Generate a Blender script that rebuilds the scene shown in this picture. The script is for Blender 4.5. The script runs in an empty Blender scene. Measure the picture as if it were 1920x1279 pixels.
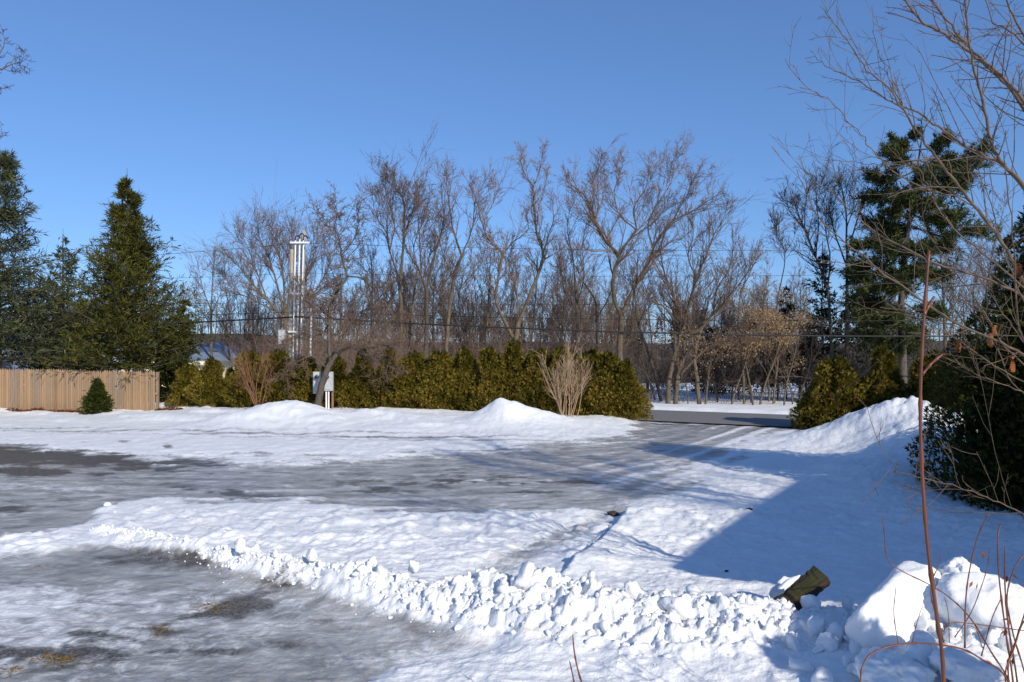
import bpy, bmesh, math, random
import numpy as np
from mathutils import Vector

# ------------------------------------------------------------------ camera, sky, sun
F, CX, CY, CH = 1450.0, 960.0, 672.0, 2.2          # focal length in photo px, principal column, horizon row, eye height (m)
SUN_EL = math.radians(27.0)
SUN_AZ = math.radians(148.0)                        # clockwise from +Y, towards the sun
scene = bpy.context.scene
COL = scene.collection

cam_d = bpy.data.cameras.new('camera')
cam = bpy.data.objects.new('camera', cam_d)
COL.objects.link(cam)
cam.location = (0, 0, CH)
cam.rotation_euler = (math.radians(90), 0, 0)
cam_d.sensor_width = 36.0
cam_d.lens = F / 1920 * 36
cam_d.shift_y = (CY - 639.5) / 1920
cam_d.clip_start = 0.05
cam_d.clip_end = 6000
scene.camera = cam

world = bpy.data.worlds.new('World')
scene.world = world
world.use_nodes = True
wn = world.node_tree.nodes
wn.clear()
w_out = wn.new('ShaderNodeOutputWorld')
w_bg = wn.new('ShaderNodeBackground')
w_sky = wn.new('ShaderNodeTexSky')
w_sky.sky_type = 'NISHITA'
w_sky.sun_disc = False
w_sky.sun_elevation = SUN_EL
w_sky.sun_rotation = SUN_AZ
w_sky.altitude = 200
w_sky.air_density = 1.0
w_sky.dust_density = 0.1
w_sky.ozone_density = 10.0
w_bg.inputs['Strength'].default_value = 0.15
w_gam = wn.new('ShaderNodeGamma'); w_gam.inputs['Gamma'].default_value = 0.77     # the camera's flatter rendering of the clear sky
w_mul = wn.new('ShaderNodeVectorMath'); w_mul.operation = 'MULTIPLY'; w_mul.inputs[1].default_value = (0.96, 1.025, 1.17)
world.node_tree.links.new(w_sky.outputs[0], w_gam.inputs[0])
w_sat = wn.new('ShaderNodeHueSaturation'); w_sat.inputs['Saturation'].default_value = 0.98
world.node_tree.links.new(w_gam.outputs[0], w_sat.inputs['Color'])
world.node_tree.links.new(w_sat.outputs[0], w_mul.inputs[0])
world.node_tree.links.new(w_mul.outputs[0], w_bg.inputs[0])
world.node_tree.links.new(w_bg.outputs[0], w_out.inputs[0])

sun_d = bpy.data.lights.new('sun', 'SUN')
sun_d.energy = 3.85
sun_d.angle = math.radians(0.53)
sun_d.color = (1.0, 0.93, 0.80)
sun = bpy.data.objects.new('sun', sun_d)
COL.objects.link(sun)
TO_SUN = Vector((math.sin(SUN_AZ) * math.cos(SUN_EL), math.cos(SUN_AZ) * math.cos(SUN_EL), math.sin(SUN_EL)))
sun.rotation_euler = TO_SUN.to_track_quat('Z', 'Y').to_euler()
sun.location = (20, -30, 25)

scene.view_settings.view_transform = 'Standard'
scene.view_settings.look = 'None'
scene.view_settings.gamma = 1.0
scene.view_settings.exposure = 0.22
scene.cycles.max_bounces = 6
scene.cycles.diffuse_bounces = 3
scene.cycles.glossy_bounces = 2
scene.cycles.transparent_max_bounces = 4
scene.cycles.caustics_reflective = False
scene.cycles.caustics_refractive = False

rng = np.random.default_rng(7)
A = np.array

# ------------------------------------------------------------------ helpers
def P(u, v, d):
    """photo pixel at depth d -> world point"""
    return A([(u - CX) / F * d, d, CH - (v - CY) / F * d])

def G(u, v):
    """photo pixel on the z=0 ground -> (x, y)"""
    d = CH * F / (v - CY)
    return ((u - CX) / F * d, d)

def _h(ix, iy, iz, seed):
    h = (ix.astype(np.int64) * 374761393 + iy.astype(np.int64) * 668265263 + iz.astype(np.int64) * 2147483647 + seed * 1274126177) & 0xFFFFFFFF
    h = ((h ^ (h >> 13)) * 1274126177) & 0xFFFFFFFF
    h = (h ^ (h >> 16))
    return (h & 0xFFFF) / 65535.0

def vnoise(x, y, z=None, seed=0):
    x = np.asarray(x, float); y = np.asarray(y, float)
    ix = np.floor(x); iy = np.floor(y); fx = x - ix; fy = y - iy
    fx = fx * fx * fx * (fx * (fx * 6 - 15) + 10); fy = fy * fy * fy * (fy * (fy * 6 - 15) + 10)
    if z is None:
        iz = np.zeros_like(ix)
        a = _h(ix, iy, iz, seed); b = _h(ix + 1, iy, iz, seed); c = _h(ix, iy + 1, iz, seed); d = _h(ix + 1, iy + 1, iz, seed)
        return (a + (b - a) * fx + (c - a) * fy + (a - b - c + d) * fx * fy) * 2 - 1
    z = np.asarray(z, float)
    iz = np.floor(z); fz = z - iz; fz = fz * fz * (3 - 2 * fz)
    def lay(k):
        a = _h(ix, iy, k, seed); b = _h(ix + 1, iy, k, seed); c = _h(ix, iy + 1, k, seed); d = _h(ix + 1, iy + 1, k, seed)
        return a + (b - a) * fx + (c - a) * fy + (a - b - c + d) * fx * fy
    l0 = lay(iz); l1 = lay(iz + 1)
    return (l0 + (l1 - l0) * fz) * 2 - 1

def fbm(x, y, oct=4, seed=0, gain=0.5):
    s = 0; a = 1; t = 0
    for o in range(oct):
        s = s + a * vnoise(x * 2 ** o + 17.3 * o, y * 2 ** o - 9.1 * o, None, seed + o); t += a; a *= gain
    return s / t

def sstep(a, b, x):
    t = np.clip((x - a) / (b - a), 0, 1)
    return t * t * (3 - 2 * t)

def norm(a):
    return a / np.maximum(np.linalg.norm(a, axis=-1, keepdims=True), 1e-9)

def mesh_np(name, verts, quads=None, tris=None, smooth=True, attrs=None):
    me = bpy.data.meshes.new(name)
    verts = np.asarray(verts, np.float32)
    loops = []; starts = []; tot = 0
    nq = 0 if quads is None else len(quads); nt = 0 if tris is None else len(tris)
    me.vertices.add(len(verts)); me.vertices.foreach_set('co', verts.ravel())
    li = []
    if nq: li.append(np.asarray(quads, np.int32).ravel())
    if nt: li.append(np.asarray(tris, np.int32).ravel())
    li = np.concatenate(li)
    me.loops.add(len(li)); me.loops.foreach_set('vertex_index', li)
    ls = np.concatenate([np.arange(nq) * 4, nq * 4 + np.arange(nt) * 3]).astype(np.int32)
    me.polygons.add(nq + nt); me.polygons.foreach_set('loop_start', ls)
    me.polygons.foreach_set('use_smooth', np.full(nq + nt, smooth, bool))
    if attrs:
        for k, a in attrs.items():
            at = me.attributes.new(k, 'FLOAT', 'POINT'); at.data.foreach_set('value', np.asarray(a, np.float32))
    me.update(calc_edges=True)
    return me

def obj(name, me, mat=None, parent=None, loc=None):
    o = bpy.data.objects.new(name, me)
    COL.objects.link(o)
    if mat is not None and me is not None and not me.materials:
        me.materials.append(mat)
    if parent is not None:
        o.parent = parent
    if loc is not None:
        o.location = loc
    return o

def tag(o, label, cat, group=None, kind=None):
    o['label'] = label; o['category'] = cat
    if group: o['group'] = group
    if kind: o['kind'] = kind
    return o

def thing(name, label, cat, loc, group=None, rz=0):
    o = bpy.data.objects.new(name, None)
    COL.objects.link(o); o.location = loc; o.rotation_euler = (0, 0, rz)
    o.empty_display_size = 0.2
    return tag(o, label, cat, group)

def structure(o):
    o['kind'] = 'structure'
    return o

def copy_tree(root, loc, rz=0, scale=1.0, label=None):
    r = root.copy(); COL.objects.link(r)
    r.location = loc; r.rotation_euler = (0, 0, rz)
    r.scale = (scale, scale, scale) if not hasattr(scale, '__len__') else scale
    if label: r['label'] = label
    for c in root.children:
        k = c.copy(); COL.objects.link(k); k.parent = r
        for g in c.children:
            q = g.copy(); COL.objects.link(q); q.parent = k
    return r

def spline(pts, n):
    """Catmull-Rom through rows of pts (any columns)"""
    p = np.asarray(pts, float); m = len(p)
    e = np.vstack([2 * p[0] - p[1], p, 2 * p[-1] - p[-2]])
    out = []
    for t in np.linspace(0, m - 1 - 1e-9, n):
        i = int(t); f = t - i
        a, b, c, d = e[i], e[i + 1], e[i + 2], e[i + 3]
        out.append(0.5 * ((2 * b) + (c - a) * f + (2 * a - 5 * b + 4 * c - d) * f * f + (3 * b - 3 * c + d - a) * f ** 3))
    return A(out)

class MB:
    """mesh collector"""
    def __init__(s): s.v = []; s.q = []; s.t = []; s.n = 0; s.a = []
    def add(s, v, q=None, t=None, a=None):
        v = np.asarray(v, float).reshape(-1, 3)
        if q is not None and len(q): s.q.append(np.asarray(q) + s.n)
        if t is not None and len(t): s.t.append(np.asarray(t) + s.n)
        s.v.append(v); s.n += len(v)
        s.a.append(np.zeros(len(v)) if a is None else np.broadcast_to(a, (len(v),)))
    def box(s, c, size, rz=0.0, rot=None):
        x, y, z = A(size) / 2
        v = A([[-x,-y,-z],[x,-y,-z],[x,y,-z],[-x,y,-z],[-x,-y,z],[x,-y,z],[x,y,z],[-x,y,z]])
        if rot is not None: v = v @ A(rot).T
        else:
            cs, sn = math.cos(rz), math.sin(rz)
            v = v @ A([[cs, sn, 0], [-sn, cs, 0], [0, 0, 1]])
        s.add(v + A(c), [[0,3,2,1],[4,5,6,7],[0,1,5,4],[1,2,6,5],[2,3,7,6],[3,0,4,7]])
    def tubes(s, pts, rad, sides=4, cap=False):
        """pts (N,K,3), rad (N,K)"""
        pts = np.asarray(pts, float); rad = np.asarray(rad, float)
        if pts.ndim == 2: pts = pts[None]; rad = rad[None]
        N, K, _ = pts.shape
        tan = np.gradient(pts, axis=1); tan = norm(tan)
        ref = np.where(np.abs(norm(pts[:, -1] - pts[:, 0])[:, 2:3]) > 0.8, A([[1., 0.13, 0]]), A([[0.1, 0.05, 1.]]))[:, None, :]
        n = norm(np.cross(tan, np.broadcast_to(ref, tan.shape))); b = np.cross(tan, n)
        ang = np.arange(sides) / sides * 2 * np.pi
        v = pts[:, :, None, :] + rad[:, :, None, None] * (np.cos(ang)[None, None, :, None] * n[:, :, None, :] + np.sin(ang)[None, None, :, None] * b[:, :, None, :])
        idx = np.arange(N * K * sides).reshape(N, K, sides)
        a = idx[:, :-1]; c = idx[:, 1:]
        q = np.stack([a, np.roll(a, -1, 2), np.roll(c, -1, 2), c], -1).reshape(-1, 4)
        s.add(v, q)
        if cap:
            base_ = s.n - N * K * sides
            for i in range(N):
                for kk, order in ((0, 1), (K - 1, -1)):
                    ring = idx[i, kk][::order] + base_
                    cen = A([pts[i, kk]])
                    m = s.n
                    s.add(cen, None, None)
                    s.t.append(A([[ring[j], m, ring[(j + 1) % sides]] for j in range(sides)]))
    def diamonds(s, base, axis, side, length, width, a=0.0, fold=0.0):
        """base (N,3) axis/side (N,3) unit; leaf-shaped quads"""
        L = np.asarray(length).reshape(-1, 1); W = np.asarray(width).reshape(-1, 1)
        m = base + axis * L * 0.45
        v = np.stack([base, m + side * W * 0.5, base + axis * L, m - side * W * 0.5], 1)
        N = len(base)
        i = np.arange(N)[:, None] * 4
        s.add(v, i + A([[0, 1, 2, 3]]), None, np.repeat(np.broadcast_to(a, (N,)), 4))
    def mesh(s, name, smooth=True, attr=None):
        v = np.concatenate(s.v)
        return mesh_np(name, v, np.concatenate(s.q) if s.q else None, np.concatenate(s.t) if s.t else None, smooth,
                       {attr: np.concatenate(s.a)} if attr else None)
    def build(s, name, mat, parent=None, smooth=True, attr=None, loc=None):
        return obj(name, s.mesh(name, smooth, attr), mat, parent, loc)

# ------------------------------------------------------------------ materials
def new_mat(name):
    m = bpy.data.materials.new(name); m.use_nodes = True
    nt = m.node_tree
    b = nt.nodes['Principled BSDF']
    return m, nt, b

def ramp(nt, fac, stops):
    r = nt.nodes.new('ShaderNodeValToRGB')
    e = r.color_ramp.elements
    while len(e) < len(stops): e.new(0.5)
    for k, (p, c) in enumerate(stops):
        e[k].position = p; e[k].color = (*c, 1) if len(c) == 3 else c
    nt.links.new(fac, r.inputs[0])
    return r.outputs[0]

def noise(nt, scale, detail=4, rough=0.55, vec=None, stretch=None, dist=0.0):
    n = nt.nodes.new('ShaderNodeTexNoise')
    n.inputs['Scale'].default_value = scale; n.inputs['Detail'].default_value = detail; n.inputs['Roughness'].default_value = rough
    n.inputs['Distortion'].default_value = dist
    if vec is None:
        tc = nt.nodes.new('ShaderNodeTexCoord'); vec = tc.outputs['Object']
    if stretch is not None:
        mp = nt.nodes.new('ShaderNodeMapping'); mp.inputs['Scale'].default_value = stretch
        nt.links.new(vec, mp.inputs[0]); vec = mp.outputs[0]
    nt.links.new(vec, n.inputs['Vector'])
    return n.outputs[0]

def bump(nt, b, h, strength=0.4, dist=0.02):
    k = nt.nodes.new('ShaderNodeBump'); k.inputs['Strength'].default_value = strength; k.inputs['Distance'].default_value = dist
    nt.links.new(h, k.inputs['Height']); nt.links.new(k.outputs[0], b.inputs['Normal'])

def plain(name, c0, c1, scale=6.0, rough=0.8, stretch=None, bs=0.3, bd=0.01, spec=0.3, metal=0.0, rand=0.0):
    m, nt, b = new_mat(name)
    f = noise(nt, scale, 5, 0.6, None, stretch)
    col = ramp(nt, f, [(0.3, c0), (0.7, c1)])
    if rand:
        oi = nt.nodes.new('ShaderNodeObjectInfo')
        mr = nt.nodes.new('ShaderNodeMapRange'); mr.inputs[3].default_value = 1 - rand; mr.inputs[4].default_value = 1 + rand
        nt.links.new(oi.outputs['Random'], mr.inputs[0])
        hs = nt.nodes.new('ShaderNodeHueSaturation'); nt.links.new(mr.outputs[0], hs.inputs['Value']); nt.links.new(col, hs.inputs['Color'])
        col = hs.outputs[0]
    nt.links.new(col, b.inputs['Base Color'])
    b.inputs['Roughness'].default_value = rough
    b.inputs['Specular IOR Level'].default_value = spec
    b.inputs['Metallic'].default_value = metal
    if bs: bump(nt, b, f, bs, bd)
    return m

def leafy(name, stops, transl=0.25, rough=0.6, patch=0.6):
    """foliage: colour from the per-leaf 'tint' attribute plus broad patches"""
    m, nt, b = new_mat(name)
    at = nt.nodes.new('ShaderNodeAttribute'); at.attribute_name = 'tint'
    f = noise(nt, patch, 3, 0.5)
    ad = nt.nodes.new('ShaderNodeMath'); ad.operation = 'MULTIPLY_ADD'; ad.inputs[1].default_value = 0.55; ad.inputs[2].default_value = 0.0
    nt.links.new(at.outputs['Fac'], ad.inputs[0])
    a2 = nt.nodes.new('ShaderNodeMath'); a2.operation = 'MULTIPLY_ADD'; a2.inputs[1].default_value = 0.45
    nt.links.new(f, a2.inputs[0]); nt.links.new(ad.outputs[0], a2.inputs[2])
    col = ramp(nt, a2.outputs[0], stops)
    nt.links.new(col, b.inputs['Base Color'])
    b.inputs['Roughness'].default_value = rough
    b.inputs['Specular IOR Level'].default_value = 0.08
    if transl:
        tr = nt.nodes.new('ShaderNodeBsdfTranslucent'); mx = nt.nodes.new('ShaderNodeMixShader'); mx.inputs[0].default_value = transl
        nt.links.new(col, tr.inputs[0]); nt.links.new(b.outputs[0], mx.inputs[1]); nt.links.new(tr.outputs[0], mx.inputs[2])
        nt.links.new(mx.outputs[0], nt.nodes['Material Output'].inputs[0])
    return m

M = {}
M['bark'] = plain('grey_bark', (0.075, 0.058, 0.042), (0.19, 0.148, 0.10), 5, 0.9, (3, 3, 0.6), 0.6, 0.03, rand=0.18, spec=.1)
M['bark_dark'] = plain('dark_bark', (0.045, 0.036, 0.03), (0.12, 0.095, 0.075), 6, 0.9, (3, 3, 0.6), 0.6, 0.03, rand=0.15)
M['twig'] = plain('twig_bark', (0.12, 0.082, 0.062), (0.225, 0.16, 0.122), 1.2, 0.85, None, 0, rand=0.2, spec=.05)
M['twig_dark'] = plain('dark_twig_bark', (0.05, 0.04, 0.036), (0.10, 0.082, 0.072), 1.2, 0.85, None, 0, rand=0.15, spec=.05)
M['twig_tan'] = plain('tan_twig_bark', (0.30, 0.20, 0.12), (0.46, 0.32, 0.21), 2.0, 0.8, None, 0)
M['twig_red'] = plain('reddish_twig_bark', (0.16, 0.075, 0.04), (0.28, 0.14, 0.08), 2.0, 0.8, None, 0)
M['maple_bark'] = plain('smooth_grey_bark', (0.075, 0.05, 0.034), (0.19, 0.135, 0.09), 9, 0.7, (2, 2, 2), 0.4, 0.006)
M['cane'] = plain('red_brown_cane', (0.085, 0.022, 0.010), (0.19, 0.058, 0.024), 14, 0.45, (2, 2, 0.4), 0.3, 0.003, spec=0.5)
M['spruce'] = leafy('spruce_needles', [(0.25, (0.022, 0.026, 0.006)), (0.5, (0.06, 0.062, 0.012)), (0.75, (0.13, 0.115, 0.022))], 0.12)
M['blue_spruce'] = leafy('blue_spruce_needles', [(0.25, (0.024, 0.032, 0.016)), (0.5, (0.065, 0.076, 0.036)), (0.8, (0.15, 0.15, 0.07))], 0.1)
M['thuja'] = leafy('cedar_sprays', [(0.2, (0.042, 0.039, 0.007)), (0.42, (0.125, 0.106, 0.015)), (0.6, (0.245, 0.19, 0.03)), (0.76, (0.30, 0.16, 0.045))], 0.22)
M['thuja_near'] = leafy('big_cedar_sprays', [(0.2, (0.014, 0.018, 0.005)), (0.5, (0.045, 0.05, 0.010)), (0.85, (0.13, 0.125, 0.02))], 0.2)
M['pine'] = leafy('pine_needles', [(0.25, (0.022, 0.032, 0.012)), (0.5, (0.055, 0.07, 0.022)), (0.8, (0.12, 0.125, 0.035))], 0.12)
M['hemlock'] = leafy('hemlock_needles', [(0.25, (0.012, 0.017, 0.012)), (0.6, (0.028, 0.034, 0.022)), (0.85, (0.05, 0.052, 0.03))], 0.1)
M['yew'] = leafy('yew_needles', [(0.2, (0.010, 0.018, 0.004)), (0.55, (0.035, 0.05, 0.009)), (0.85, (0.11, 0.11, 0.02))], 0.15)
M['beech_leaf'] = leafy('dry_tan_leaves', [(0.2, (0.22, 0.135, 0.065)), (0.55, (0.38, 0.26, 0.15)), (0.85, (0.50, 0.38, 0.25))], 0.35)
M['dry_leaf'] = plain('curled_orange_leaf', (0.14, 0.04, 0.012), (0.30, 0.10, 0.03), 20, 0.7, None, 0.5, 0.004)
M['grass'] = leafy('dead_grass', [(0.2, (0.07, 0.06, 0.012)), (0.5, (0.26, 0.15, 0.03)), (0.85, (0.42, 0.27, 0.08))], 0.2)
M['fence'] = None

def snow_mat(name, attrs, bs=0.75, bd=0.035):
    """snow; where attrs, the painted-in-place ground cover: bare ice and wet gravel by attribute"""
    m, nt, b = new_mat(name)
    L = nt.links.new
    tc = nt.nodes.new('ShaderNodeTexCoord'); vec = tc.outputs['Object']
    n_big = noise(nt, 1.1, 4, 0.55, vec)
    n_fine = noise(nt, 26, 6, 0.65, vec)
    n_mid = noise(nt, 7.0, 5, 0.6, vec)
    snow = ramp(nt, n_big, [(0.25, (0.82, 0.82, 0.82)), (0.75, (0.90, 0.897, 0.89))])
    col = snow; 
    mixh = nt.nodes.new('ShaderNodeMath'); mixh.operation = 'MULTIPLY_ADD'; mixh.inputs[1].default_value = 0.45
    L(n_fine, mixh.inputs[0]); L(n_mid, mixh.inputs[2])
    b.inputs['Roughness'].default_value = 0.6
    b.inputs['Specular IOR Level'].default_value = 0.3
    if attrs:
        def attr(k):
            a = nt.nodes.new('ShaderNodeAttribute'); a.attribute_name = k; return a.outputs['Fac']
        def mix(f, a, c):
            x = nt.nodes.new('ShaderNodeMix'); x.data_type = 'RGBA'; L(f, x.inputs[0]); L(a, x.inputs[6])
            if isinstance(c, tuple): x.inputs[7].default_value = (*c, 1)
            else: L(c, x.inputs[7])
            return x.outputs[2]
        def brk(fac, nz, lo, hi, amp):
            # attribute broken up by noise
            s = nt.nodes.new('ShaderNodeMath'); s.operation = 'MULTIPLY_ADD'; s.inputs[1].default_value = amp; L(nz, s.inputs[0])
            t = nt.nodes.new('ShaderNodeMath'); t.operation = 'ADD'; t.inputs[1].default_value = -amp * 0.5; L(fac, t.inputs[0])
            L(t.outputs[0], s.inputs[2])
            r = nt.nodes.new('ShaderNodeMapRange'); r.interpolation_type = 'SMOOTHSTEP'; r.inputs[1].default_value = lo; r.inputs[2].default_value = hi
            L(s.outputs[0], r.inputs[0]); return r.outputs[0]
        streak = noise(nt, 2.6, 9, 0.68, vec, (0.75, 1.35, 1), 0.8)
        grit = noise(nt, 55, 4, 0.7, vec)
        ice_c = ramp(nt, streak, [(0.34, (0.19, 0.182, 0.172)), (0.46, (0.36, 0.35, 0.336)), (0.56, (0.47, 0.46, 0.445)), (0.68, (0.72, 0.712, 0.70))])
        patch = noise(nt, 4.5, 8, 0.7, vec, None, 0.8)
        ice_f = brk(attr('ice'), patch, 0.2, 0.7, 1.5)
        tk = attr('track')
        def clampf(x, a, k):
            r = nt.nodes.new('ShaderNodeMapRange'); r.inputs[1].default_value = 0; r.inputs[2].default_value = a; r.inputs[4].default_value = k; L(x, r.inputs[0]); return r.outputs[0]
        ice_c = mix(clampf(tk, .8, .5), ice_c, (0.17, 0.165, 0.16))
        ice_c = mix(clampf(tk, -.8, .6), ice_c, (0.74, 0.735, 0.73))
        col = mix(ice_f, snow, ice_c)
        dirt_c = ramp(nt, grit, [(0.3, (0.035, 0.03, 0.024)), (0.5, (0.095, 0.082, 0.066)), (0.68, (0.30, 0.28, 0.25))])
        dirt_f = brk(attr('dirt'), patch, 0.12, 0.8, 1.1)
        col = mix(dirt_f, col, dirt_c)
        st_f = brk(attr('stain'), n_mid, 0.3, 0.9, 0.7)
        col = mix(st_f, col, (0.66, 0.61, 0.50))
        rr = nt.nodes.new('ShaderNodeMapRange'); rr.inputs[3].default_value = 0.6; rr.inputs[4].default_value = 0.32
        L(ice_f, rr.inputs[0]); L(rr.outputs[0], b.inputs['Roughness'])
    L(col, b.inputs['Base Color'])
    bump(nt, b, mixh.outputs[0], bs, bd)
    return m

M['snow'] = snow_mat('packed_snow', True)
M['snow_chunk'] = snow_mat('snow_lumps', False)
M['snow_lump'] = snow_mat('snow_clods', False, .3, .05)
M['asphalt'] = plain('asphalt', (0.17, 0.163, 0.158), (0.22, 0.213, 0.206), 30, 0.8, None, 0.3, 0.004)
M['white_pipe'] = plain('galvanised_conduit', (0.62, 0.62, 0.60), (0.78, 0.78, 0.76), 8, 0.45, (1, 1, 0.2), 0.1, 0.002)
M['pole'] = plain('weathered_pole', (0.26, 0.22, 0.17), (0.44, 0.38, 0.31), 7, 0.9, (4, 4, 0.3), 0.6, 0.01)
M['meter'] = plain('grey_painted_metal', (0.34, 0.37, 0.39), (0.50, 0.53, 0.55), 9, 0.55, None, 0.1, 0.003)
M['wire'] = plain('black_cable', (0.012, 0.012, 0.013), (0.03, 0.03, 0.032), 4, 0.6, None, 0)
M['white_siding'] = plain('white_siding', (0.62, 0.64, 0.66), (0.78, 0.79, 0.80), 3, 0.7, (0.3, 0.3, 9), 0.4, 0.01)
M['cream'] = plain('cream_paint', (0.62, 0.57, 0.42), (0.74, 0.69, 0.54), 3, 0.7, None, 0.1, 0.004)
M['glass'] = plain('window_glass', (0.02, 0.024, 0.03), (0.05, 0.06, 0.07), 2, 0.08, None, 0, spec=0.6)
M['blue_roof'] = plain('blue_grey_shingles', (0.14, 0.18, 0.25), (0.24, 0.29, 0.37), 14, 0.8, (1, 1, 6), 0.4, 0.02)
M['grey_roof'] = plain('grey_shingles', (0.16, 0.165, 0.17), (0.28, 0.285, 0.29), 14, 0.85, (1, 1, 6), 0.4, 0.02)
M['wood_floor'] = plain('leaf_litter_slope', (0.05, 0.038, 0.032), (0.10, 0.078, 0.068), 0.3, 1.0, None, 0)
M['moss_wood'] = None
M['house_wall'] = plain('pale_clapboard', (0.55, 0.53, 0.48), (0.68, 0.66, 0.6), 3, 0.7, (0.3, 0.3, 9), 0.4, 0.01)

# ------------------------------------------------------------------ the ground: one height field
def seg_dist(px, py, pts):
    """distance to polyline and the interpolated extra columns at the nearest point"""
    pts = np.asarray(pts, float)
    best = np.full(px.shape, 1e9); val = np.zeros(px.shape + (pts.shape[1] - 2,)) if pts.shape[1] > 2 else None
    for a, b in zip(pts[:-1], pts[1:]):
        dx, dy = b[0] - a[0], b[1] - a[1]
        t = np.clip(((px - a[0]) * dx + (py - a[1]) * dy) / (dx * dx + dy * dy + 1e-12), 0, 1)
        d = np.hypot(px - a[0] - t * dx, py - a[1] - t * dy)
        k = d < best
        best = np.where(k, d, best)
        if val is not None:
            w = a[2:] + t[..., None] * (b[2:] - a[2:])
            val = np.where(k[..., None], w, val)
    return best, val

def poly_sd(px, py, poly):
    """signed distance, positive inside"""
    poly = np.asarray(poly, float)
    d, _ = seg_dist(px, py, np.vstack([poly, poly[:1]]))
    ins = np.zeros(px.shape, bool)
    j = len(poly) - 1
    for i in range(len(poly)):
        xi, yi = poly[i]; xj, yj = poly[j]
        c = ((yi > py) != (yj > py)) & (px < (xj - xi) * (py - yi) / (yj - yi + 1e-12) + xi)
        ins ^= c; j = i
    return np.where(ins, d, -d)

DRIVE = [(-400,838),(0,836),(130,842),(250,856),(330,866),(640,868),(800,852),(1000,836),(1190,819),(1205,800),(1240,791),(1500,797),(1560,803),(1470,822),(1400,842),(1390,868),(1350,890),(1270,922),(1180,962),(1040,968),(860,966),(700,966),(560,948),(300,944),(200,952),(150,985),(0,1012),(-400,1030)]
NEAR = [(-400,1040),(0,1032),(150,1020),(260,1034),(430,1066),(600,1106),(660,1128),(860,1160),(960,1195),(940,1240),(760,1262),(640,1330),(600,1600),(-400,1600)]
BANK = [(-500,803),(100,806),(460,820),(700,827),(1000,831),(1190,817),(1240,797),(1206,786),(1200,740),(1000,735),(-500,735)]
WIND = [(180,1003,.04,.14),(300,1026,.10,.18),(430,1062,.15,.22),(640,1107,.21,.28),(800,1142,.24,.38),(950,1167,.35,.50),(1100,1186,.39,.62),(1250,1196,.38,.66),(1400,1197,.28,.62),(1550,1205,.18,.6),(1750,1225,.36,.8),(1960,1225,.45,.9),(2200,1225,.3,.9)]
WIND_W = A([(*G(u, v), h, w) for u, v, h, w in WIND])
RUT = A([G(*p) for p in ((1150, 962), (1080, 1000), (990, 1042), (890, 1092))])
STEP = A([G(*p) for p in ((1172, 972), (1150, 1000), (1118, 1035), (1082, 1064))])
TREAD = A([G(*p) for p in ((250, 952), (340, 975), (430, 1012), (520, 1040))])
MOUNDS = [(*P(530, 700, 25.5)[:2], .50, 1.35, 1.0), (*P(470, 700, 24.5)[:2], .16, 1.5, .8), (*P(585, 700, 24.0)[:2], .14, .9, .8), (*P(942, 700, 24.5)[:2], .34, .74, .9), (*P(965, 700, 24.3)[:2], .22, 1.1, 1.0),
          (*P(1010, 700, 24.2)[:2], .17, 1.2, .9), (*P(700, 700, 25.5)[:2], .16, 1.6, 1.0), (*P(0, 700, 30.5)[:2], .16, .8, .8), (*P(320, 700, 27)[:2], .06, 2.0, 1.0),
          (9.7, 19.2, .82, 1.25, 1.7), (8.4, 20.0, .30, 1.3, 1.3), (9.2, 15.8, .74, 1.3, 1.8), (8.1, 14.9, .40, 1.2, 1.3), (6.5, 13.6, .30, 1.0, 1.3), (5.6, 11.6, .16, .8, 1.3), (11.5, 17.5, .5, 1.6, 3),
          (2.75, 5.1, .16, .7, .5), (3.4, 5.0, .22, .6, .6)]
ROAD_DIR = A([.85, -.53]) / math.hypot(.85, .53); ROAD_N = A([.53, .85]) / math.hypot(.85, .53)
ROAD_P = A([5.8, 33.2]); ROAD_W = 5.6                 # a point on the far edge

def track(px):
    return spline(A([G(u, v) for u, v in px]), 4 * len(px))
TRACK_PX = [[(1420,796),(1340,815),(1180,838),(900,856),(600,866),(250,868),(-150,866)], [(1330,793),(1270,812),(1130,834),(850,850),(520,846),(250,834),(-100,826)], [(1450,800),(1370,830),(1230,868),(1000,905),(700,930),(350,940),(-100,950)],
            [(1390,795),(1330,820),(1240,850),(1080,892),(800,915),(420,912),(0,905)], [(1480,803),(1430,830),(1330,870),(1180,930),(1060,1000),(900,1085)], [(1300,790),(1230,806),(1100,822),(800,832),(480,824),(200,812)], [(1460,798),(1390,824),(1280,862),(1130,920),(900,950),(600,955)]]

def uv_of(X, Y):
    Ys = np.maximum(Y, 0.8)
    return CX + F * X / Ys, CY + CH * F / Ys

def clod_list(n, seed, r0, r1, pw, wide):
    """loose chunks strewn over the ridge: x, y, radius"""
    q = np.random.default_rng(seed)
    seg = np.diff(WIND_W[:, :2], axis=0); ln = np.hypot(seg[:, 0], seg[:, 1]); cum = np.concatenate([[0], np.cumsum(ln)])
    out = []
    while len(out) < n:
        s = q.random() ** .85 * cum[-1] * .93 + .05
        k = int(np.clip(np.searchsorted(cum, s) - 1, 0, len(ln) - 1)); t = (s - cum[k]) / ln[k]
        p = WIND_W[k] * (1 - t) + WIND_W[k + 1] * t
        clump = .5 + .5 * float(vnoise(A([s * 2.3]), A([k * .0]), None, seed))
        if q.random() > .25 + .9 * clump: continue
        off = q.normal(-.06, .5) * wide * p[3]
        nrm = A([-seg[k][1], seg[k][0]]) / ln[k]
        r = (r0 + r1 * q.random() ** pw) * (.42 + .75 * min(1, p[2] / .36)) * math.exp(-(off / p[3]) ** 2 * .35)
        out.append((p[0] + nrm[0] * off, p[1] + nrm[1] * off, r))
    return out

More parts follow.
